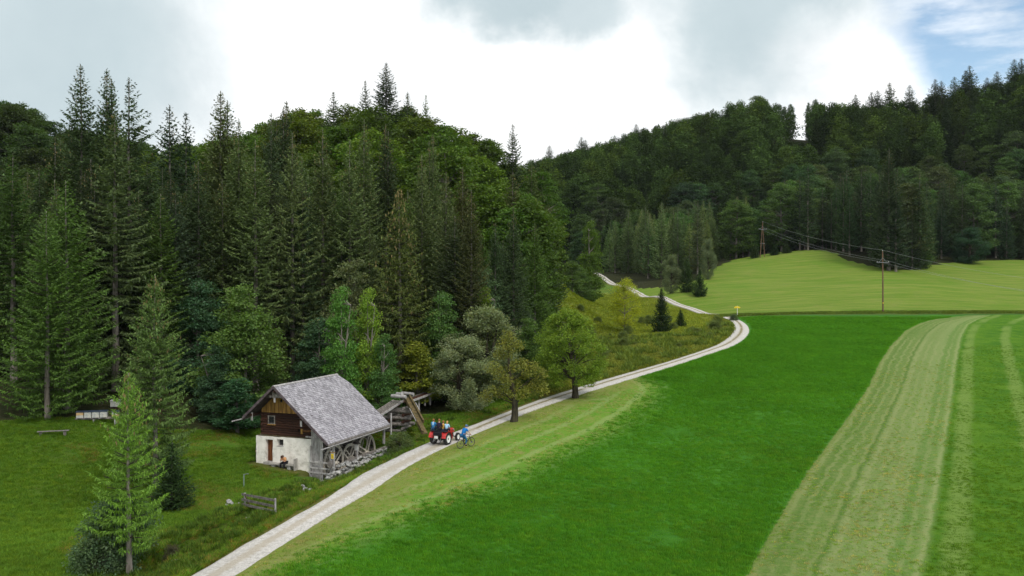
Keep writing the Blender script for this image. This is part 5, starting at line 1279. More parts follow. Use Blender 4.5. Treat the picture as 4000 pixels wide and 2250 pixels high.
# ---------------------------------------------------------------- small things on the meadow
def hive(x, d, z, w, dp, h, rz, label, body, lid, group='beehives at the wood edge'):
    r_ = empty('beehive', (x, d, z), rz); tag(r_, label, 'beehive', group)
    n = 2; hh = h / n
    for k in range(n): MB().box((-w/2, -dp/2, k * hh), (w/2, dp/2, (k + 1) * hh - 0.008)).build('hive_box', body[k % len(body)], r_, bevel=0.006)
    MB().box((-w/2 - 0.03, -dp/2 - 0.05, h), (w/2 + 0.03, dp/2 + 0.03, h + 0.06)).build('lid', lid, r_)
    MB().box((-w/2 + 0.08, -dp/2 - 0.06, 0.015), (w/2 - 0.08, -dp/2, 0.035)).build('landing_board', M_greyh, r_)
M_h1 = plain_mat('faded_hive_paint', (0.30, 0.33, 0.34), (0.52, 0.50, 0.44), 4); M_h2 = plain_mat('tan_hive_wood', (0.42, 0.26, 0.12), (0.55, 0.40, 0.22), 4); M_lid = plain_mat('blue_black_lid', (0.02, 0.03, 0.06), (0.05, 0.07, 0.12), 3, 0.35)
M_lidw = plain_mat('pale_lid', (0.5, 0.5, 0.5), (0.65, 0.62, 0.6), 3)
hx, hd = unproj(238, 1062); hz = T1(hx, hd)
ha = R(14); hu = Vector((math.cos(ha), math.sin(ha), 0))
stn = empty('hive_stand', (hx, hd, hz), ha); tag(stn, 'low wooden rack carrying the row of beehives', 'rack')
for y in (-0.2, 0.25): MB().bar((-1.55, y, 0.33), (1.9, y, 0.33), 0.09, 0.10).build('beam', M_greyh, stn)
for x in (-1.3, -0.1, 1.6): 
    for y in (-0.2, 0.25): MB().box((x - 0.05, y - 0.05, -0.3), (x + 0.05, y + 0.05, 0.275)).build('leg', M_greyw, stn)
LH = ['leftmost of the four beehives in the row', 'second beehive from the left in the row', 'third beehive from the left in the row', 'rightmost of the four beehives standing together']
for k in range(4):
    p = Vector((hx, hd, hz + 0.385)) + hu * (-1.17 + 0.62 * k); hive(p.x, p.y, p.z, 0.56, 0.6, 0.52, ha, LH[k], (M_h1, M_h2) if k == 0 else (M_h1, M_h1), M_lid)
p = Vector((hx, hd, hz + 0.385)) + hu * 1.62; hive(p.x, p.y, p.z, 0.5, 0.55, 0.46, ha, 'beehive set apart at the right end of the rack, half behind spruce twigs', (M_h2, M_h1), M_lid)
x, d = (290 - CX) * 84 / FPX, 84; hive(x, d, EYE + (HZ - 1019) * 84 / FPX - 0.15, 0.85, 0.7, 0.55, ha, 'pale tall hive box with flat lid standing behind the hive row', (M_h1, M_h1), M_lidw)
zz_ = EYE + (HZ - 1019) * 84 / FPX - 0.15; s5 = empty('hive_stand', (x, d, T1(x, d)), ha); tag(s5, 'post stand under the pale hive box', 'stand')
MB().box((-0.4, -0.3, -0.2), (0.4, 0.3, zz_ - T1(x, d))).build('block', M_log, s5)
x, d = (396 - CX) * 82 / FPX, 82; z = T1(x, d); h_ = EYE + (HZ - 1010) * 82 / FPX - z
s6 = empty('hive_stand', (x, d, z), ha); tag(s6, 'dark stand under the orange hive box between the spruces', 'stand'); MB().box((-0.4, -0.3, -0.2), (0.4, 0.3, h_)).build('block', M_log, s6)
hive(x, d, z + h_ + 0.002, 0.7, 0.6, 0.45, ha, 'orange brown hive box glimpsed between the two free standing spruces', (M_h2, M_h2), M_lidw)
bx, bd = unproj(132, 1096); b_ = empty('plank_bench', (bx, bd, T1(bx, bd)), R(18)); tag(b_, 'simple weathered plank bench lying low in the grass at the far left', 'bench')
MB().box((-1.15, -0.17, 0.33), (1.15, 0.17, 0.38)).build('seat', M_greyh, b_)
for x in (-0.9, 0.85): MB().box((x - 0.1, -0.12, -0.1), (x + 0.1, 0.12, 0.33)).build('leg', M_greyh, b_)
# three-board fence panel
def on_g(px, py):
    x, d = unproj(px, py); return Vector((x, d, T1(x, d)))
A = on_g(609, 1280); B = on_g(690, 1297); mid = (A + B) / 2; an = math.atan2(B.y - A.y, B.x - A.x); L = (B - A).length
fc = empty('board_fence', (mid.x, mid.y, mid.z + 0.22), an); tag(fc, 'short grey fence panel of three boards beside the stream crossing', 'fence')
sl = (B.z - A.z) / L
for k, z in enumerate((0.05, 0.36, 0.70)): MB().bar((-L/2 - 0.05, -0.04, z + 0.22 * 0 - sl * L/2), (L/2 + 0.03, -0.04, z + sl * L/2 - (0.04 if k < 2 else 0.0)), 0.035, 0.15).build('board', M_greyh, fc)
for x in (-L/2 + 0.22, L/2 - 0.05): MB().box((x - 0.045, 0.0, -0.5), (x + 0.045, 0.09, 0.80 + sl * x)).build('post', M_greyw, fc)
MB().bar((-L/2 + 0.25, 0.02, 0.5), (-L/2 + 0.85, 0.06, -0.1), 0.05, 0.05).build('brace', M_log, fc)
# water tap on a pipe
x, d = unproj(612, 1227); sp_ = empty('standpipe', (x, d, T1(x, d)), 0); tag(sp_, 'slim green-grey standpipe with a tap arm on the meadow before the mill', 'standpipe')
MB().tube([(0, 0, -0.1), (0, 0, 0.98)], 0.035, 8).build('pipe', M_galv, sp_); MB().tube([(0, 0, 0.96), (0.28, 0, 1.02), (0.36, 0, 1.0)], 0.025, 8).build('tap', M_metal, sp_); MB().box((-0.1, -0.1, -0.08), (0.1, 0.1, 0.03)).build('foot', M_stonep, sp_)
# stone heaps and single stones
def place_stone(px, py, s, label, cat='stone', n=1, grp=None):
    x, d = unproj(px, py); z = T1(x, d)
    if n == 1:
        o = link('stone', random.choice(ROCKS), None, (x, d, z + s * 0.15), (0.2, 0.1, random.random() * 6)); o.scale = (s, s * 0.8, s * 0.7); tag(o, label, cat, grp)
    else:
        r_ = empty('stone_heap', (x, d, z)); tag(r_, label, 'stone heap')
        for k in range(n): rock(r_, (random.gauss(0, 0.3), random.gauss(0, 0.22), random.uniform(0, 0.25)), random.uniform(.22, .4))
place_stone(773, 1238, 0.3, 'small heap of whitish stones at the stream below the mill', n=11)
place_stone(583, 1274, 0.28, 'heap of dark earth and pebbles where the path meets the stream', n=8)
place_stone(437, 1417, 0.42, 'single pale boulder on the grass verge at the lower left'); place_stone(385, 1440, 0.4, 'pale flat stone in the stream at the lower left edge of the track')
place_stone(1016, 1160, 0.22, 'small pale stone in the verge near the tractor') ; place_stone(729, 1269, 0.16, 'tiny stone on the stream bank')
x, d = unproj(645, 1302); pk = MB().box((-0.75, -0.11, 0.0), (0.75, 0.11, 0.06)).build('plank', M_greyw, None, (x, d, T1(x, d) + 0.06)); pk.rotation_euler = (0, 0, R(52)); tag(pk, 'pale plank bridging the little stream', 'plank')

# ---------------------------------------------------------------- power line
def mast(px, base, top, name, label, twin):
    x, d = unproj(px, base); z = T1(x, d); H = EYE + (HZ - top) * d / FPX - z; r_ = empty(name, (x, d, z), R(-8)); tag(r_, label, 'power pole', 'poles of the power line')
    if twin:
        MB().tube([(-0.85, 0, -1), (0, 0, H)], [0.14, 0.10], 8).build('pole', M_pole, r_); MB().tube([(0.75, 0.3, -1), (0.03, 0.2, H * 0.97)], [0.13, 0.09], 8).build('pole', M_pole, r_)
        MB().bar((-0.9, 0.1, H * 0.40), (0.8, 0.15, H * 0.40), 0.12).build('tie_bar', M_metal, r_)
    else: MB().tube([(0, 0, -1), (-0.05, 0, H * 0.5), (-0.13, 0, H)], [0.17, 0.15, 0.115], 10).build('pole', M_pole, r_)
    zc = H * 0.815 if not twin else H * 0.80; ox = -0.1 if not twin else 0.0
    ca = MB().bar((ox - 1.25, -0.14, zc), (ox + 1.25, -0.14, zc), 0.09, 0.11).build('crossarm', M_metal, r_)
    for s_ in (-1, 1): MB().bar((ox + s_ * 0.8, -0.14, zc + 0.04), (ox, -0.14, zc + 1.0), 0.05).build('brace', M_metal, r_)
    for s_ in (-1.15, 1.15): MB().lathe([(0, 0.02), (0.02, 0.07), (0.10, 0.05), (0.14, 0.075), (0.22, 0.045), (0.26, 0.0)], (ox + s_, -0.14, zc + 0.055), 'z', 8).build('insulator', M_h1, r_)
    MB().lathe([(0, 0.02), (0.02, 0.07), (0.10, 0.05), (0.14, 0.075), (0.22, 0.045), (0.26, 0.0)], (ox - 0.03 if not twin else 0, 0, H + 0.0), 'z', 8).build('insulator', M_h1, r_)
    if not twin:
        MB().box((-0.12, -0.19, 1.85), (0.12, -0.165, 2.02)).build('plate', M_yellow, r_)
    M_ = Matrix.Translation((x, d, z)) @ Matrix.Rotation(R(-8), 4, 'Z')
    return [M_ @ Vector((ox - 1.15, -0.14, zc + 0.3)), M_ @ Vector((ox, 0, H + 0.25)), M_ @ Vector((ox + 1.15, -0.14, zc + 0.3))]
pA = mast(1918, 648, 559, 'power_pole', 'far twin-legged wooden pole in front of the dark spruces', True)
pB = mast(2221.5, 785, 632, 'power_pole', 'near single wooden pole with steel crossarm at the edge of the hay meadow', False)
pC = [at3(px, py, 150) for px, py in ((2860, 760), (2860, 728), (2860, 768))]
M_wire = plain_mat('aluminium_wire', (0.22, 0.24, 0.24), (0.34, 0.36, 0.36), 2, 0.4, bump=0)
for i, lab in enumerate(('left conductor of the power line', 'top conductor of the power line', 'right conductor of the power line')):
    wr_ = empty('power_line', pB[i]); tag(wr_, lab + ' strung over the hay meadow', 'cable', 'wires of the power line')
    for a, b in ((pA[i], pB[i]), (pB[i], pC[i])):
        pts = []
        for k in range(25):
            q = k / 24; p = a.lerp(b, q); p.z -= 4 * 1.15 * q * (1 - q); pts.append(p - pB[i])
        MB().tube(pts, 0.018, 5, cap=False).build('span', M_wire, wr_)
# yellow trail sign
x, d = unproj(1855, 795); ts = empty('trail_sign', (x, d, T1(x, d)), R(-6)); tag(ts, 'yellow hiking signpost on a pale post at the bend of the track', 'signpost')
MB().tube([(0, 0, -0.2), (0, 0, 2.05)], 0.05, 8).build('post', M_wpaint, ts)
MB().add([(-0.62, -0.06, 1.60), (0.45, -0.06, 1.60), (0.62, -0.06, 1.71), (0.45, -0.06, 1.82), (-0.62, -0.06, 1.82), (-0.62, -0.08, 1.60), (0.45, -0.08, 1.60), (0.62, -0.08, 1.71), (0.45, -0.08, 1.82), (-0.62, -0.08, 1.82)], [(0,1,2,3,4), (9,8,7,6,5), (0,5,6,1), (1,6,7,2), (2,7,8,3), (3,8,9,4), (4,9,5,0)]).build('arrow_board', M_yellow, ts)
MB().box((-0.4, -0.085, 1.85), (0.3, -0.06, 1.97)).build('arrow_board', M_yellow, ts)

# ---------------------------------------------------------------- people
def skinned(name, pts, edges, mat, parent, lvl=1):
    me = bpy.data.meshes.new(name); me.from_pydata([p[0] for p in pts], edges, []); me.materials.append(mat)
    o = link(name, me, parent); sk = o.modifiers.new('skin', 'SKIN'); sk.use_smooth_shade = True
    for i, p in enumerate(pts): r = p[1]; me.skin_vertices[0].data[i].radius = (r, r) if not isinstance(r, tuple) else r
    me.skin_vertices[0].data[0].use_root = True
    ss = o.modifiers.new('subsurf', 'SUBSURF'); ss.levels = lvl; ss.render_levels = lvl
    return o
def ensure_skin(me):
    if not me.skin_vertices:
        pass
def person(loc, rz, pose, label, hair, top, legs, group=None, sc=1.0, longhair=False, cap=None, short=True, vest=None):
    r_ = empty('person', loc, rz); r_.scale = (sc, sc, sc); tag(r_, label, 'person', group)
    J = pose
    P = []; E = []
    def add(p, r, par=None):
        P.append((tuple(p), r)); i = len(P) - 1
        if par is not None: E.append((par, i))
        return i
    pel = add(J['pelvis'], 0.125); sp = add(J['spine'], 0.12, pel); ch = add(J['chest'], 0.135, sp); nk = add(J['neck'], 0.055, ch)
    hd = Vector(J['head']); hb = add(hd - (hd - Vector(J['neck'])).normalized() * 0.05, 0.075, nk); ht = add(hd, 0.098, hb); tp = add(hd + (hd - Vector(J['neck'])).normalized() * 0.09, 0.07, ht)
    fw = Vector(J.get('face', (0, 1, 0))).normalized(); add(hd + fw * 0.105 - Vector((0, 0, 0.01)), 0.014, ht)
    for s_ in ('L', 'R'):
        sx = -1 if s_ == 'L' else 1
        sh = add(J['sh' + s_], 0.062, ch); el_ = add(J['el' + s_], 0.042, sh); wr2 = add(J['wr' + s_], 0.028, el_)
        wv_ = Vector(J['wr' + s_]); dv = (wv_ - Vector(J['el' + s_])).normalized(); sdv = dv.cross(Vector((0, 0, 1))); sdv = sdv.normalized() if sdv.length > 0.1 else Vector((1, 0, 0))
        pm = add(wv_ + dv * 0.05, 0.028, wr2)
        for f_ in range(4):
            o_ = sdv * (f_ - 1.5) * 0.021; ln = (0.07, 0.08, 0.075, 0.06)[f_]
            a_ = add(wv_ + dv * 0.095 + o_, 0.010, pm); b_ = add(wv_ + dv * (0.095 + ln * 0.6) + o_ - Vector((0, 0, ln * 0.45)), 0.008, a_)
        a_ = add(wv_ + dv * 0.06 + sdv * 0.045 * -sx, 0.011, pm); add(wv_ + dv * 0.10 + sdv * 0.055 * -sx - Vector((0, 0, .015)), 0.009, a_)
        hp = add(J['hp' + s_], 0.088, pel); kn = add(J['kn' + s_], 0.056, hp); an_ = add(J['an' + s_], 0.038, kn); add(J['to' + s_], 0.034, an_)
    body = skinned('body', P, E, M_skin, r_)
    T_ = [(J['pelvis'], 0.168), (J['spine'], 0.165), (J['chest'], 0.185), (Vector(J['neck']) * 0.75 + Vector(J['chest']) * 0.25, 0.09)]; TE = [(0, 1), (1, 2), (2, 3)]
    for s_ in 'LR':
        T_ += [(J['sh' + s_], 0.10), (J['el' + s_], 0.070)]; n = len(T_); TE += [(2, n - 2), (n - 2, n - 1)]
        if not short: T_.append((Vector(J['wr' + s_]) * 0.94 + Vector(J['el' + s_]) * 0.06, 0.044)); TE.append((n - 1, n))
        else:
            T_[-1] = (Vector(J['el' + s_]) * 0.75 + Vector(J['sh' + s_]) * 0.25, 0.062)
    skinned('jacket' if not short else 'shirt', [(tuple(p), r) for p, r in T_], TE, top, r_)
    G = [(J['pelvis'], 0.16)]; GE = []
    for s_ in 'LR':
        n = len(G); G += [(J['hp' + s_], 0.118), (J['kn' + s_], 0.086), (Vector(J['an' + s_]) * 0.93 + Vector(J['kn' + s_]) * 0.07, 0.055)]; GE += [(0, n), (n, n + 1), (n + 1, n + 2)]
    skinned('trousers', [(tuple(p), r) for p, r in G], GE, legs, r_)
    for s_ in 'LR': MB().ball(tuple((Vector(J['an' + s_]) * 0.5 + Vector(J['to' + s_]) * 0.5) - Vector((0, 0, .02))), (0.05, 0.13, 0.05)).build('shoe', M_blackc, r_, smooth=True)
    up_ = (hd - Vector(J['neck'])).normalized()
    hb_ = MB().ball(tuple(hd + up_ * 0.035 - fw * 0.025), (0.108, 0.112, 0.112), 12, 8)
    if longhair: hb_.ball(tuple(hd - fw * 0.07 - up_ * 0.12), (0.085, 0.06, 0.16), 10, 6)
    hb_.build('hair' if not cap else 'cap', cap or hair, r_, smooth=True)
    if cap: MB().ball(tuple(hd + fw * 0.13 + up_ * 0.06), (0.07, 0.07, 0.012)).build('cap_peak', cap, r_)
    sdx = fw.cross(up_).normalized()
    for q in (-1, 1): MB().ball(tuple(hd + fw * 0.090 + sdx * q * 0.033 + up_ * 0.005), 0.012, 6, 5).build('eye', M_dark, r_)
    MB().bar(hd + fw * 0.097 - up_ * 0.045 - sdx * 0.02, hd + fw * 0.097 - up_ * 0.045 + sdx * 0.02, 0.012, 0.008).build('mouth', M_orange, r_)
    if vest: MB().ball(tuple(Vector(J['chest']) - fw * 0.11), (0.10, 0.05, 0.2), 10, 6).build('shirt_back', vest, r_, smooth=True)
    return r_
def V3(*a): return Vector(a)
def pose_sit(lean=0.08, arms=None, legs=None):
    J = dict(pelvis=(0, 0, 0), spine=(0, lean * .4, 0.2), chest=(0, lean, 0.40), neck=(0, lean * 1.3, 0.58), head=(0, lean * 1.5 + 0.01, 0.72),
             shL=(-0.19, lean, 0.47), shR=(0.19, lean, 0.47), elL=(-0.25, lean + .10, 0.22), elR=(0.25, lean + .10, 0.22), wrL=(-0.17, 0.33, 0.14), wrR=(0.17, 0.33, 0.14),
             hpL=(-0.10, 0.03, -0.02), hpR=(0.10, 0.03, -0.02), knL=(-0.13, 0.45, 0.0), knR=(0.13, 0.45, 0.0), anL=(-0.13, 0.48, -0.42), anR=(0.13, 0.48, -0.42), toL=(-0.14, 0.64, -0.44), toR=(0.14, 0.64, -0.44), face=(0, 1, 0))
    J.update(arms or {}); J.update(legs or {}); return J
# resting visitor on the stone bench, head bowed over the knees
pr = hpt(3.06, -0.33, 0.42)
bow = pose_sit(0.2, dict(spine=(0, 0.10, 0.18), chest=(0, 0.27, 0.33), neck=(0, 0.40, 0.45), head=(0, 0.50, 0.50), shL=(-0.18, 0.27, 0.38), shR=(0.18, 0.27, 0.38), elL=(-0.22, 0.38, 0.12), elR=(0.20, 0.40, 0.12), wrL=(-0.02, 0.52, 0.28), wrR=(0.03, 0.50, 0.26), face=(0, 0.75, -0.65)),
               dict(anL=(-0.16, 0.40, -0.50), anR=(0.16, 0.42, -0.50), toL=(-0.18, 0.55, -0.53), toR=(0.18, 0.57, -0.53), knL=(-0.17, 0.44, -0.02), knR=(0.17, 0.44, -0.02)))
person(pr, -HA + math.pi, bow, 'person in orange top and black trousers sitting bent over on the stone bench', M_hairb, M_orange, M_blackc, longhair=True)
stand = dict(pelvis=(0, 0, 0.92), spine=(0, 0, 1.12), chest=(0, 0.02, 1.32), neck=(0, 0.02, 1.50), head=(0, 0.03, 1.64), shL=(-0.19, 0.02, 1.41), shR=(0.19, 0.02, 1.41), elL=(-0.25, 0.0, 1.12), elR=(0.25, 0.0, 1.12), wrL=(-0.24, 0.10, 0.88), wrR=(0.24, 0.10, 0.88),
             hpL=(-0.10, 0, 0.88), hpR=(0.10, 0, 0.88), knL=(-0.11, 0.02, 0.48), knR=(0.11, 0.02, 0.48), anL=(-0.11, 0, 0.09), anR=(0.11, 0, 0.09), toL=(-0.12, 0.15, 0.04), toR=(0.12, 0.15, 0.04), face=(0, 1, 0))
pq = hpt(-0.14, 0.55, 0); pq.z = T1(pq.x, pq.y) + 0.02
person(pq, -HA + math.pi / 2, stand, 'person in long dark violet clothes standing at the left corner of the mill', M_hairb, M_purple, M_purple, longhair=True, short=False)

# ---------------------------------------------------------------- tractor
def on_ground(px, py): x, d = unproj(px, py); return Vector((x, d, T1(x, d)))
gr = on_ground(1124.4, 1121.1); gl = on_ground(1093, 1119.5); gf = on_ground(1153.6, 1106.6)
TA = R(-26)                                             # heading: local +y forward
mid = (gr + gl) / 2; TR = empty('tractor', (mid.x, mid.y, mid.z + 0.05), TA); TR.rotation_euler = (R(2.5), 0, TA)
tag(TR, 'small vintage red tractor with white rims carrying passengers up the gravel track', 'tractor')
def twheel(x, y, rad, wid, name):
    t_ = MB(); r = rad; t_.lathe([(-wid/2, r*.62), (-wid/2, r*.9), (-wid*.32, r*.985), (wid*.32, r*.985), (wid/2, r*.9), (wid/2, r*.62), (-wid/2, r*.62)], (0, 0, 0), 'x', 28)
    for k in range(18):
        a = 2 * math.pi * k / 18
        for s_ in (-1, 1):
            a1 = a + (0.17 if s_ > 0 else 0); p = Vector((0, math.cos(a1) * r * .99, math.sin(a1) * r * .99)); q = Vector((s_ * wid * .47, math.cos(a1 + .22) * r * .96, math.sin(a1 + .22) * r * .96)); t_.bar(p, q, 0.05, 0.05, up=tuple(p.normalized()))
    w = empty(name, (x, y, rad), 0); w.parent = TR
    t_.build('tyre', M_black, w, smooth=False); MB().lathe([(-wid*.30, 0.0), (-wid*.30, r*.5), (-wid*.42, r*.64), (wid*.42, r*.64), (wid*.30, r*.5), (wid*.30, 0.0)], (0, 0, 0), 'x', 24).build('rim', M_wpaint, w, smooth=False)
    MB().lathe([(-wid*.36, 0), (-wid*.36, r*.15), (wid*.36, r*.15), (wid*.36, 0)], (0, 0, 0), 'x', 12).build('hub', M_dkmetal if name == 'rear_wheel' else M_wpaint, w)
for s_ in (-1, 1): twheel(s_ * 0.66, 0, 0.53, 0.27, 'rear_wheel'); twheel(s_ * 0.60, 1.85, 0.34, 0.17, 'front_wheel')
def hood():
    mb = MB(); secs = [(0.72, 0.24, 0.72, 1.10), (1.0, 0.25, 0.70, 1.14), (1.55, 0.25, 0.68, 1.13), (1.95, 0.23, 0.66, 1.07), (2.08, 0.17, 0.68, 0.98)]
    V = []; n = 12
    for y, w, z0, z1 in secs:
        for k in range(n):
            a = 2 * math.pi * k / n; c, s_ = math.cos(a), math.sin(a); e = 0.55
            V.append((w * math.copysign(abs(c) ** e, c), y, (z0 + z1) / 2 + (z1 - z0) / 2 * math.copysign(abs(s_) ** e, s_)))
    F = [(i*n+k, i*n+(k+1)%n, (i+1)*n+(k+1)%n, (i+1)*n+k) for i in range(len(secs)-1) for k in range(n)] + [tuple(range(n)), tuple((len(secs)-1)*n + k for k in range(n))[::-1]]
    return mb.add(V, F)
hd_ = hood().build('hood', M_red, TR, smooth=False); MB().box((-0.14, 2.08, 0.72), (0.14, 2.11, 0.94)).build('grille', M_dkmetal, hd_)
MB().box((-0.16, -0.15, 0.35), (0.16, 1.95, 0.70)).build('chassis', M_dkmetal, TR, bevel=0.03); MB().tube([(-0.62, 1.85, 0.36), (0.62, 1.85, 0.36)], 0.05, 8).build('front_axle', M_dkmetal, TR); MB().tube([(-0.6, 0, 0.53), (0.6, 0, 0.53)], 0.11, 10).build('rear_axle', M_dkmetal, TR)
for s_ in (-1, 1):
    mb = MB(); n = 9; V = []
    for k in range(n):
        a = R(-8 + 175 * k / (n - 1)); 
        for x in (0.44, 0.82):
            for r in (0.60, 0.635): V.append((s_ * x, r * math.cos(a), 0.53 + r * math.sin(a)))
    F = []
    for k in range(n - 1):
        b = 4 * k; c = b + 4; F += [(b, b+2, c+2, c), (b+1, c+1, c+3, b+3), (b, c, c+1, b+1), (b+2, b+3, c+3, c+2)]
    mb.add(V, F + [(0, 1, 3, 2), (4*n-4, 4*n-2, 4*n-1, 4*n-3)]); mb.box((s_*0.44 - 0.015, -0.5, 0.62), (s_*0.44 + 0.015, 0.55, 1.12)); mb.build('fender', M_red, TR)
MB().box((-0.82, -0.42, 1.16), (0.82, 0.0, 1.22)).build('seat_bench', M_blackc, TR, bevel=0.02); MB().box((-0.42, -0.55, 0.85), (0.42, -0.15, 1.14)).build('rear_box', M_blackc, TR, bevel=0.04)
MB().box((-0.24, -0.645, 0.62), (0.10, -0.62, 0.84)).build('number_plate', M_wpaint, TR)
MB().bar((-0.5, -0.63, 0.9), (0.5, -0.63, 0.9), 0.04).build('plate_bar', M_dkmetal, TR)
MB().tube([(0, 0.72, 1.0), (0, 0.45, 1.30)], 0.02, 6).build('steering_column', M_dkmetal, TR)
mb = MB(); mb.tube([(0.19 * math.cos(2*math.pi*k/16), 0.45 + 0.13 * math.sin(2*math.pi*k/16), 1.31 + 0.11 * math.sin(2*math.pi*k/16)) for k in range(17)], 0.016, 6, cap=False); mb.build('steering_wheel', M_black, TR)
MB().tube([(0.0, 1.5, 1.1), (0.0, 1.5, 1.45)], 0.03, 8).build('exhaust', M_dkmetal, TR)
for s_ in (-1, 1):
    MB().bar((s_ * 0.22, -0.15, 0.45), (s_ * 0.36, -0.85, 0.28), 0.04).build('lift_arm', M_dkmetal, TR); MB().tube([(s_ * 0.22, -0.2, 0.95), (s_ * 0.33, -0.75, 0.32)], 0.018, 6).build('lift_rod', M_metal, TR)
    MB().ball((s_ * 0.34, 1.6, 0.98), (0.08, 0.06, 0.08)).build('headlight', M_metal, TR, smooth=True)
MB().bar((-0.42, -0.85, 0.28), (0.42, -0.85, 0.28), 0.05).build('draw_bar', M_dkmetal, TR)
TM = Matrix.Translation((mid.x, mid.y, mid.z + 0.05)) @ Matrix.Rotation(TA, 4, 'Z')
def seat_on(x, y, z): return TM @ Vector((x, y, z))
person(seat_on(-0.62, -0.18, 1.36), TA, pose_sit(0.04), 'person in blue jacket over pale shirt on the left side of the tractor', M_hairg, M_denim, M_jeans, 'people riding on the tractor', 0.92, short=False, vest=M_lblue)
person(seat_on(-0.06, -0.22, 1.36), TA, pose_sit(0.06), 'person in dark plum top in the middle of the tractor bench', M_hairg, M_navy, M_blackc, 'people riding on the tractor', 0.95, short=False)
person(seat_on(0.52, 0.05, 1.30), TA, pose_sit(0.12, dict(face=(-0.3, 1, 0))), 'blond child in pale blue top sitting on the right fender', M_hairl, M_lblue, M_blackc, 'people riding on the tractor', 0.82, longhair=True, short=False)
person(seat_on(0.10, 0.12, 1.22), TA, pose_sit(0.10, dict(wrL=(-0.15, 0.40, 0.22), wrR=(0.15, 0.40, 0.22))), 'driver in ochre shirt half hidden behind the passengers on the tractor', M_hairg, cloth('ochre_shirt', (0.42, 0.24, 0.05)), M_jeans, 'people riding on the tractor', 0.9)

# ---------------------------------------------------------------- bicycle and rider
b0 = on_ground(1158.2, 1129.5); BA = R(-50)
u = Vector((-math.sin(BA), math.cos(BA), 0)); bf = b0 + u * 1.1; zf = T1(bf.x, bf.y)
BR_ = empty('bicycle', (b0.x, b0.y, b0.z + 0.02), BA); BR_.rotation_euler = (math.atan2(zf - b0.z, 1.1), 0, BA); tag(BR_, 'dark trekking bicycle ridden on the grass edge right behind the tractor', 'bicycle')
def bwheel(y, name):
    w = empty(name, (0, y, 0.355)); w.parent = BR_
    for nm, rr2, tr_, m in (('tyre', 0.345, 0.024, M_black), ('rim', 0.318, 0.010, M_metal)):
        MB().tube([(0, rr2 * math.cos(2*math.pi*k/32), rr2 * math.sin(2*math.pi*k/32)) for k in range(33)], tr_, 6, cap=False).build(nm, m, w)
    sp2 = MB()
    for k in range(16): a = 2*math.pi*k/16; sp2.tube([(0.02 if k % 2 else -0.02, 0, 0), (0, 0.315 * math.cos(a), 0.315 * math.sin(a))], 0.0018, 3, cap=False)
    sp2.build('spokes', M_metal, w); MB().tube([(-0.05, 0, 0), (0.05, 0, 0)], 0.025, 8).build('hub', M_dkmetal, w)
    if y > 0.5: MB().lathe([(-0.002, 0.03), (-0.002, 0.09), (0.002, 0.09), (0.002, 0.03)], (0.05, 0, 0), 'x', 16).build('brake_disc', M_metal, w)
bwheel(0, 'rear_wheel'); bwheel(1.1, 'front_wheel')
BBk = (0, 0.43, 0.30); ST_ = (0, 0.27, 0.80); HT = (0, 0.93, 0.86); HB = (0, 0.98, 0.68)
fr = MB()
for a, b, r in ((BBk, ST_, .022), (BBk, HB, .032), (ST_, HT, .024), (HT, HB, .028)): fr.tube([a, b], r, 8)
for s_ in (-0.05, 0.05): fr.tube([(s_, 0, 0.355), (0, BBk[1], BBk[2])], 0.012, 6); fr.tube([(s_, 0, 0.355), (0, 0.28, 0.74)], 0.010, 6)
fr.build('frame', M_dkmetal, BR_)
fk = MB()
for s_ in (-0.055, 0.055): fk.tube([(s_, 1.1, 0.355), (s_, 1.0, 0.66)], 0.016, 8)
fk.tube([(0, 0.985, 0.67), (0, 0.90, 0.96)], 0.02, 8); fk.build('fork', M_dkmetal, BR_)
MB().tube([ST_, (0, 0.245, 0.90)], 0.014, 8).build('seat_post', M_metal, BR_); MB().ball((0, 0.22, 0.93), (0.07, 0.14, 0.035)).build('saddle', M_black, BR_, smooth=True)
MB().tube([(-0.32, 0.84, 0.99), (-0.08, 0.92, 0.98), (0.08, 0.92, 0.98), (0.32, 0.84, 0.99)], 0.014, 8).build('handlebar', M_black, BR_)
MB().lathe([(-0.004, 0), (-0.004, 0.09), (0.004, 0.09), (0.004, 0)], (0.05, 0.43, 0.30), 'x', 18).build('chainring', M_dkmetal, BR_)
MB().bar((0.07, 0.43, 0.30), (0.07, 0.50, 0.15), 0.02).build('crank', M_metal, BR_); MB().bar((-0.07, 0.43, 0.30), (-0.07, 0.36, 0.45), 0.02).build('crank', M_metal, BR_)
MB().box((0.07, 0.46, 0.13), (0.16, 0.54, 0.15)).build('pedal', M_black, BR_); MB().box((-0.16, 0.32, 0.44), (-0.07, 0.40, 0.46)).build('pedal', M_black, BR_)
Mb = Matrix.Translation((b0.x, b0.y, b0.z + 0.02)) @ Matrix.Rotation(BA, 4, 'Z')
ride = dict(pelvis=(0, 0.0, 0.0), spine=(0, 0.10, 0.20), chest=(0, 0.22, 0.38), neck=(0, 0.33, 0.53), head=(0, 0.38, 0.67), shL=(-0.20, 0.24, 0.44), shR=(0.20, 0.24, 0.44), elL=(-0.28, 0.42, 0.22), elR=(0.28, 0.42, 0.22), wrL=(-0.27, 0.57, 0.06), wrR=(0.27, 0.57, 0.06),
            hpL=(-0.10, 0.02, -0.04), hpR=(0.10, 0.02, -0.04), knL=(-0.13, 0.38, -0.14), knR=(0.12, 0.30, -0.38), anL=(-0.11, 0.12, -0.46), anR=(0.11, 0.20, -0.78), toL=(-0.11, 0.26, -0.50), toR=(0.11, 0.34, -0.82), face=(0, 1, -0.05))
person(Mb @ Vector((0, 0.22, 1.05)), BA, ride, 'cyclist in bright blue shirt, jeans and grey-blue cap riding beside the track', M_hairb, M_blue_shirt, M_jeansb, cap=cloth('grey_blue_cap', (0.08, 0.14, 0.24)))
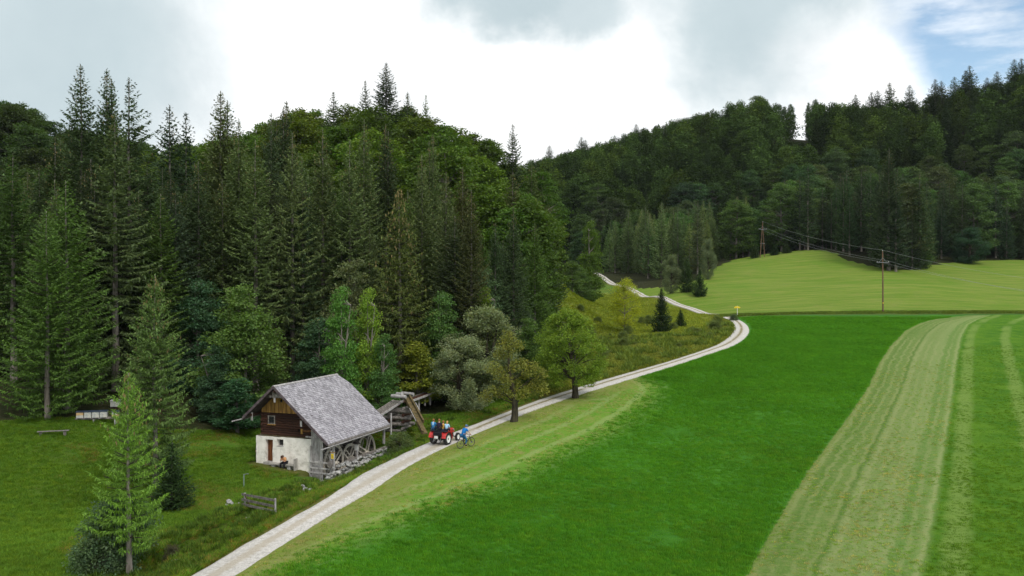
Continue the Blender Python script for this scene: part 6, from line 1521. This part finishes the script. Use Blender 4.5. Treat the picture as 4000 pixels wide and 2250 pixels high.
# ---------------------------------------------------------------- grass and weeds standing on the ground
def tuft_mesh(name, n, rad, h, w, bend, seed, mat):
    r = RS(seed); a = r.rand(n) * 6.28; q = np.sqrt(r.rand(n)) * rad
    P = np.stack([np.cos(a) * q, np.sin(a) * q, np.full(n, -0.02)], 1); b = r.rand(n) * 6.28
    hh = h * (0.55 + 0.6 * r.rand(n)); A = np.stack([np.cos(b) * bend * hh * r.rand(n), np.sin(b) * bend * hh * r.rand(n), hh], 1)
    B = np.stack([-np.sin(b), np.cos(b), 0 * b], 1) * w
    V, F = diamonds(P, A, B); return mesh_np(name, V, F, [mat])
M_gr = foliage_mat('grass_blades', 0.3, 0.35, (1.25, 1.05, 0.8), inst_var=0.22, big_s=0.16, gloss=0.0)
def grass(name, pts, mesh, color, label, size=(0.7, 1.3)):
    pts = np.array(pts); z = T(pts[:, 0], pts[:, 1]) + 0.0
    me = mesh_np(name, np.stack([pts[:, 0], pts[:, 1], z], 1), [])
    r = RS(len(pts)); add_attr(me, 'size', r.uniform(*size, len(pts)) * (pts[:, 2] if pts.shape[1] > 2 else 1)); add_attr(me, 'turn', r.rand(len(pts)) * 6.28)
    tp = bpy.data.objects.new(name + '_template', mesh); tp.color = (*color, 1)
    return scatter(name, me, tp, label)
def cloud_pts(n, d0, d1, seed, cond, pw=1.6, x0=-0.6, x1=0.6):
    r = RS(seed); u = r.rand(n); e = 2 - pw
    d = (d0 ** e + u * (d1 ** e - d0 ** e)) ** (1 / e); x = r.uniform(x0, x1, n) * d
    inter = {}
    m = cond(x, d); return np.stack([x[m], d[m]], 1)
def fields(x, d):
    rd, rs_, _ = pl_dist(x, d, rc[::4]); dl, sl_, _ = pl_dist(x, d, strip_l); dr, sr_, _ = pl_dist(x, d, strip_r); tb, ts_, _ = pl_dist(x, d, tall_b[::2]); bk, bs_, _ = pl_dist(x, d, bank_l)
    return rd * rs_, dl * sl_, dr * sr_, tb * ts_, bk * np.where(bs_ < 0, 1, -1)
nzp = lambda x, d, s_=0: 0.5 * fnoise(x, d, 0.3, 40 + s_)
def c_tall(x, d): rd, l, r, tb, bk = fields(x, d); return (rd > 1.8) & (tb + nzp(x, d) > RS(5).uniform(-2.0, 3.0, len(x))) & (l < -0.05) & (bk < -1.5)
def c_mown(x, d): rd, l, r, tb, bk = fields(x, d); return (rd > 1.5) & (((tb < 0.6) & (l < 0)) | ((l > 0.05) & (r < 0.2))) & (bk < -1)
def c_right(x, d): rd, l, r, tb, bk = fields(x, d); return (r > 0.1) & (bk < -1)
def house_clear(x, d): w, l = hloc(x, d); return ~((w > -0.15) & (w < 8.0) & (l > -0.1) & (l < 8.6)) & ~((w > 5.0) & (w < 8.2) & (l > -2) & (l < 9.6))
def c_left(x, d):
    rd, l, r, tb, bk = fields(x, d); return (rd < -1.5) & house_clear(x, d) & ~forest_mask(x, d)
def c_leftdry(x, d):
    m = c_left(x, d); rd = pl_dist(x, d, rc[::4]); sd_ = rd[0] * rd[1]; n = fnoise(x, d, 0.09, 77)
    near_st = np.minimum(np.minimum(pl_dist(x, d, st1)[0], pl_dist(x, d, st2)[0]), pl_dist(x, d, st3)[0])
    return m & ((sd_ > -3.2) | (near_st < 2.2) | (n > 0.22) | ((d > 98) & (n > 0.15)))
def c_weed(x, d):
    m = c_left(x, d); near_st = np.minimum(np.minimum(pl_dist(x, d, st1)[0], pl_dist(x, d, st2)[0]), pl_dist(x, d, st3)[0])
    n = fnoise(x, d, 0.11, 99); mm = in_poly(x, d, marsh_p)
    return m & (((near_st < 2.6) & (near_st > 0.3)) | ((d > 88) & (n > 0.0) & ~mm))
t_short = tuft_mesh('short_tuft', 16, 0.16, 0.13, 0.011, 1.0, 1, M_gr)
t_tall = tuft_mesh('tall_tuft', 20, 0.20, 0.15, 0.010, 1.1, 2, M_gr)
t_rough = tuft_mesh('rough_tuft', 20, 0.16, 0.30, 0.012, 1.5, 3, M_gr)
t_weed = tuft_mesh('weed_tuft', 30, 0.28, 0.75, 0.035, 1.1, 4, M_gr)
t_far = tuft_mesh('coarse_tuft', 24, 0.45, 0.26, 0.028, 1.1, 5, M_gr)
def fade(P, d0, d1, rising):
    r = RS(len(P)); q = np.clip((P[:, 1] - d0) / (d1 - d0), 0, 1); q = q if rising else 1 - q; return P[r.rand(len(P)) < q]
cf = (0.070, 0.222, 0.018)
P_ = fade(cloud_pts(130000, 41, 125, 1, c_tall, 1.5, -0.5, 0.42), 85, 125, False); grass('meadow_grass', P_, t_tall, cf, 'dense dark green uncut meadow grass right of the track')
P_ = fade(cloud_pts(150000, 80, 184, 2, c_tall, 1.2, -0.1, 0.55), 80, 125, True); grass('meadow_grass', P_, t_tall, cf, 'far part of the dark green uncut meadow below the hay field', (1.2, 2.0))
P_ = cloud_pts(60000, 41, 170, 21, lambda x, d: c_tall(x, d) & (fnoise(x, d, 0.045, 71) + 0.7 * fnoise(x, d, 0.2, 72) > RS(4).uniform(-0.1, 1.1, len(x))), 1.5, -0.4, 0.5); grass('clover_patches', P_, t_tall, (0.090, 0.225, 0.022), 'lighter patches of clover and herbs in the uncut meadow', (0.9, 1.6))
P_ = cloud_pts(36000, 41, 125, 3, c_mown, 1.5, -0.36, 0.6); grass('cut_grass', P_, t_short, (0.150, 0.280, 0.040), 'short pale stubble of the cut grass strips', (0.4, 0.9))
P_ = cloud_pts(30000, 41, 140, 4, c_right, 1.5, 0.3, 0.62); grass('pasture_grass', P_, t_short, (0.085, 0.185, 0.016), 'yellow green grass at the right edge of the field', (0.5, 1.0))
wall_clear = lambda x, d: (lambda wl: ~((wl[0] > -0.3) & (wl[0] < 5.4) & (wl[1] > -1.5) & (wl[1] < 0.3)) & ~((wl[0] > 5) & (wl[0] < 8.9) & (wl[1] > -2.6) & (wl[1] < 9.9)))(hloc(x, d))
P_ = cloud_pts(45000, 41, 120, 15, lambda x, d: c_mown(x, d) & (fnoise(x, d, 0.16, 61) + 0.6 * fnoise(x, d, 0.7, 62) > RS(3).uniform(-0.2, 0.9, len(x))), 1.5, -0.36, 0.6); grass('hay_clippings', P_, t_short, (0.290, 0.300, 0.105), 'straw pale clippings lying on the cut strips', (0.5, 1.0))
c_left_ = c_left
c_left = lambda x, d: c_left_(x, d) & wall_clear(x, d)
P_ = cloud_pts(130000, 40, 105, 5, c_left, 1.5, -0.62, 0.02); grass('rough_grass', P_, t_rough, (0.105, 0.210, 0.026), 'rough green meadow grass round the mill', (0.5, 1.0))
P_ = cloud_pts(90000, 41, 150, 6, c_leftdry, 1.3, -0.5, 0.25); grass('dry_grass', P_, t_rough, (0.205, 0.165, 0.052), 'straw coloured dry grass along track and stream', (0.4, 1.0))
P_ = cloud_pts(26000, 42, 170, 7, c_weed, 1.2, -0.5, 0.25); grass('weeds', P_, t_weed, (0.062, 0.115, 0.022), 'tall green weeds along the stream and above the track', (0.3, 0.72))
P_ = P_[P_[:, 1] > 96][:5000]; grass('tussocks', P_, t_weed, (0.120, 0.180, 0.040), 'dark tussocks dotted over the slope above the track', (0.7, 1.5))
def c_marsh(x, d): rd, l, r, tb, bk = fields(x, d); return (rd < -2.0) & in_poly(x, d, marsh_p)
P_ = cloud_pts(40000, 130, 260, 8, c_marsh, 1.0, 0.03, 0.3); grass('marsh_grass', P_, t_far, (0.180, 0.235, 0.034), 'orange yellow sedge of the wet meadow')
P_ = cloud_pts(60000, 100, 185, 9, lambda x, d: c_left(x, d) & ~in_poly(x, d, marsh_p), 1.0, -0.02, 0.3); grass('slope_grass', P_, t_far, (0.160, 0.200, 0.040), 'uneven green grass on the slope above the track', (0.5, 1.6))
def c_bank(x, d): bk = fields(x, d)[4]; return (bk > 0.3) & (bk < 5.5) & (x > 40)
P_ = cloud_pts(30000, 180, 215, 10, c_bank, 1.0, 0.22, 0.6); grass('bank_grass', P_, t_far, (0.090, 0.140, 0.028), 'uncut grass bank below the hay meadow', (0.5, 1.3))
bushes = cloud_pts(1600, 96, 185, 13, lambda x, d: c_left(x, d) & (fnoise(x, d, 0.06, 55) > 0.0), 1.0, 0.0, 0.27)
grass('low_scrub', bushes[:60], LF['bush']['crown'], (0.130, 0.180, 0.050), 'low green scrub scattered over the slope above the track', (0.12, 0.5))
# ---------------------------------------------------------------- thin air haze
m_hz = bpy.data.materials.new('thin_haze'); m_hz.use_nodes = True; nt_ = m_hz.node_tree; nt_.nodes.clear()
ho = nt_.nodes.new('ShaderNodeOutputMaterial'); pv = nt_.nodes.new('ShaderNodeVolumePrincipled'); pv.inputs['Density'].default_value = 0.00003; pv.inputs['Color'].default_value = (0.82, 0.90, 1.0, 1)
nt_.links.new(pv.outputs[0], ho.inputs['Volume'])
hz = MB().box((-950, -40, -9.2), (950, 1540, 150)).build('haze', m_hz); tag(hz, 'thin bluish air haze filling the valley', kind='stuff')
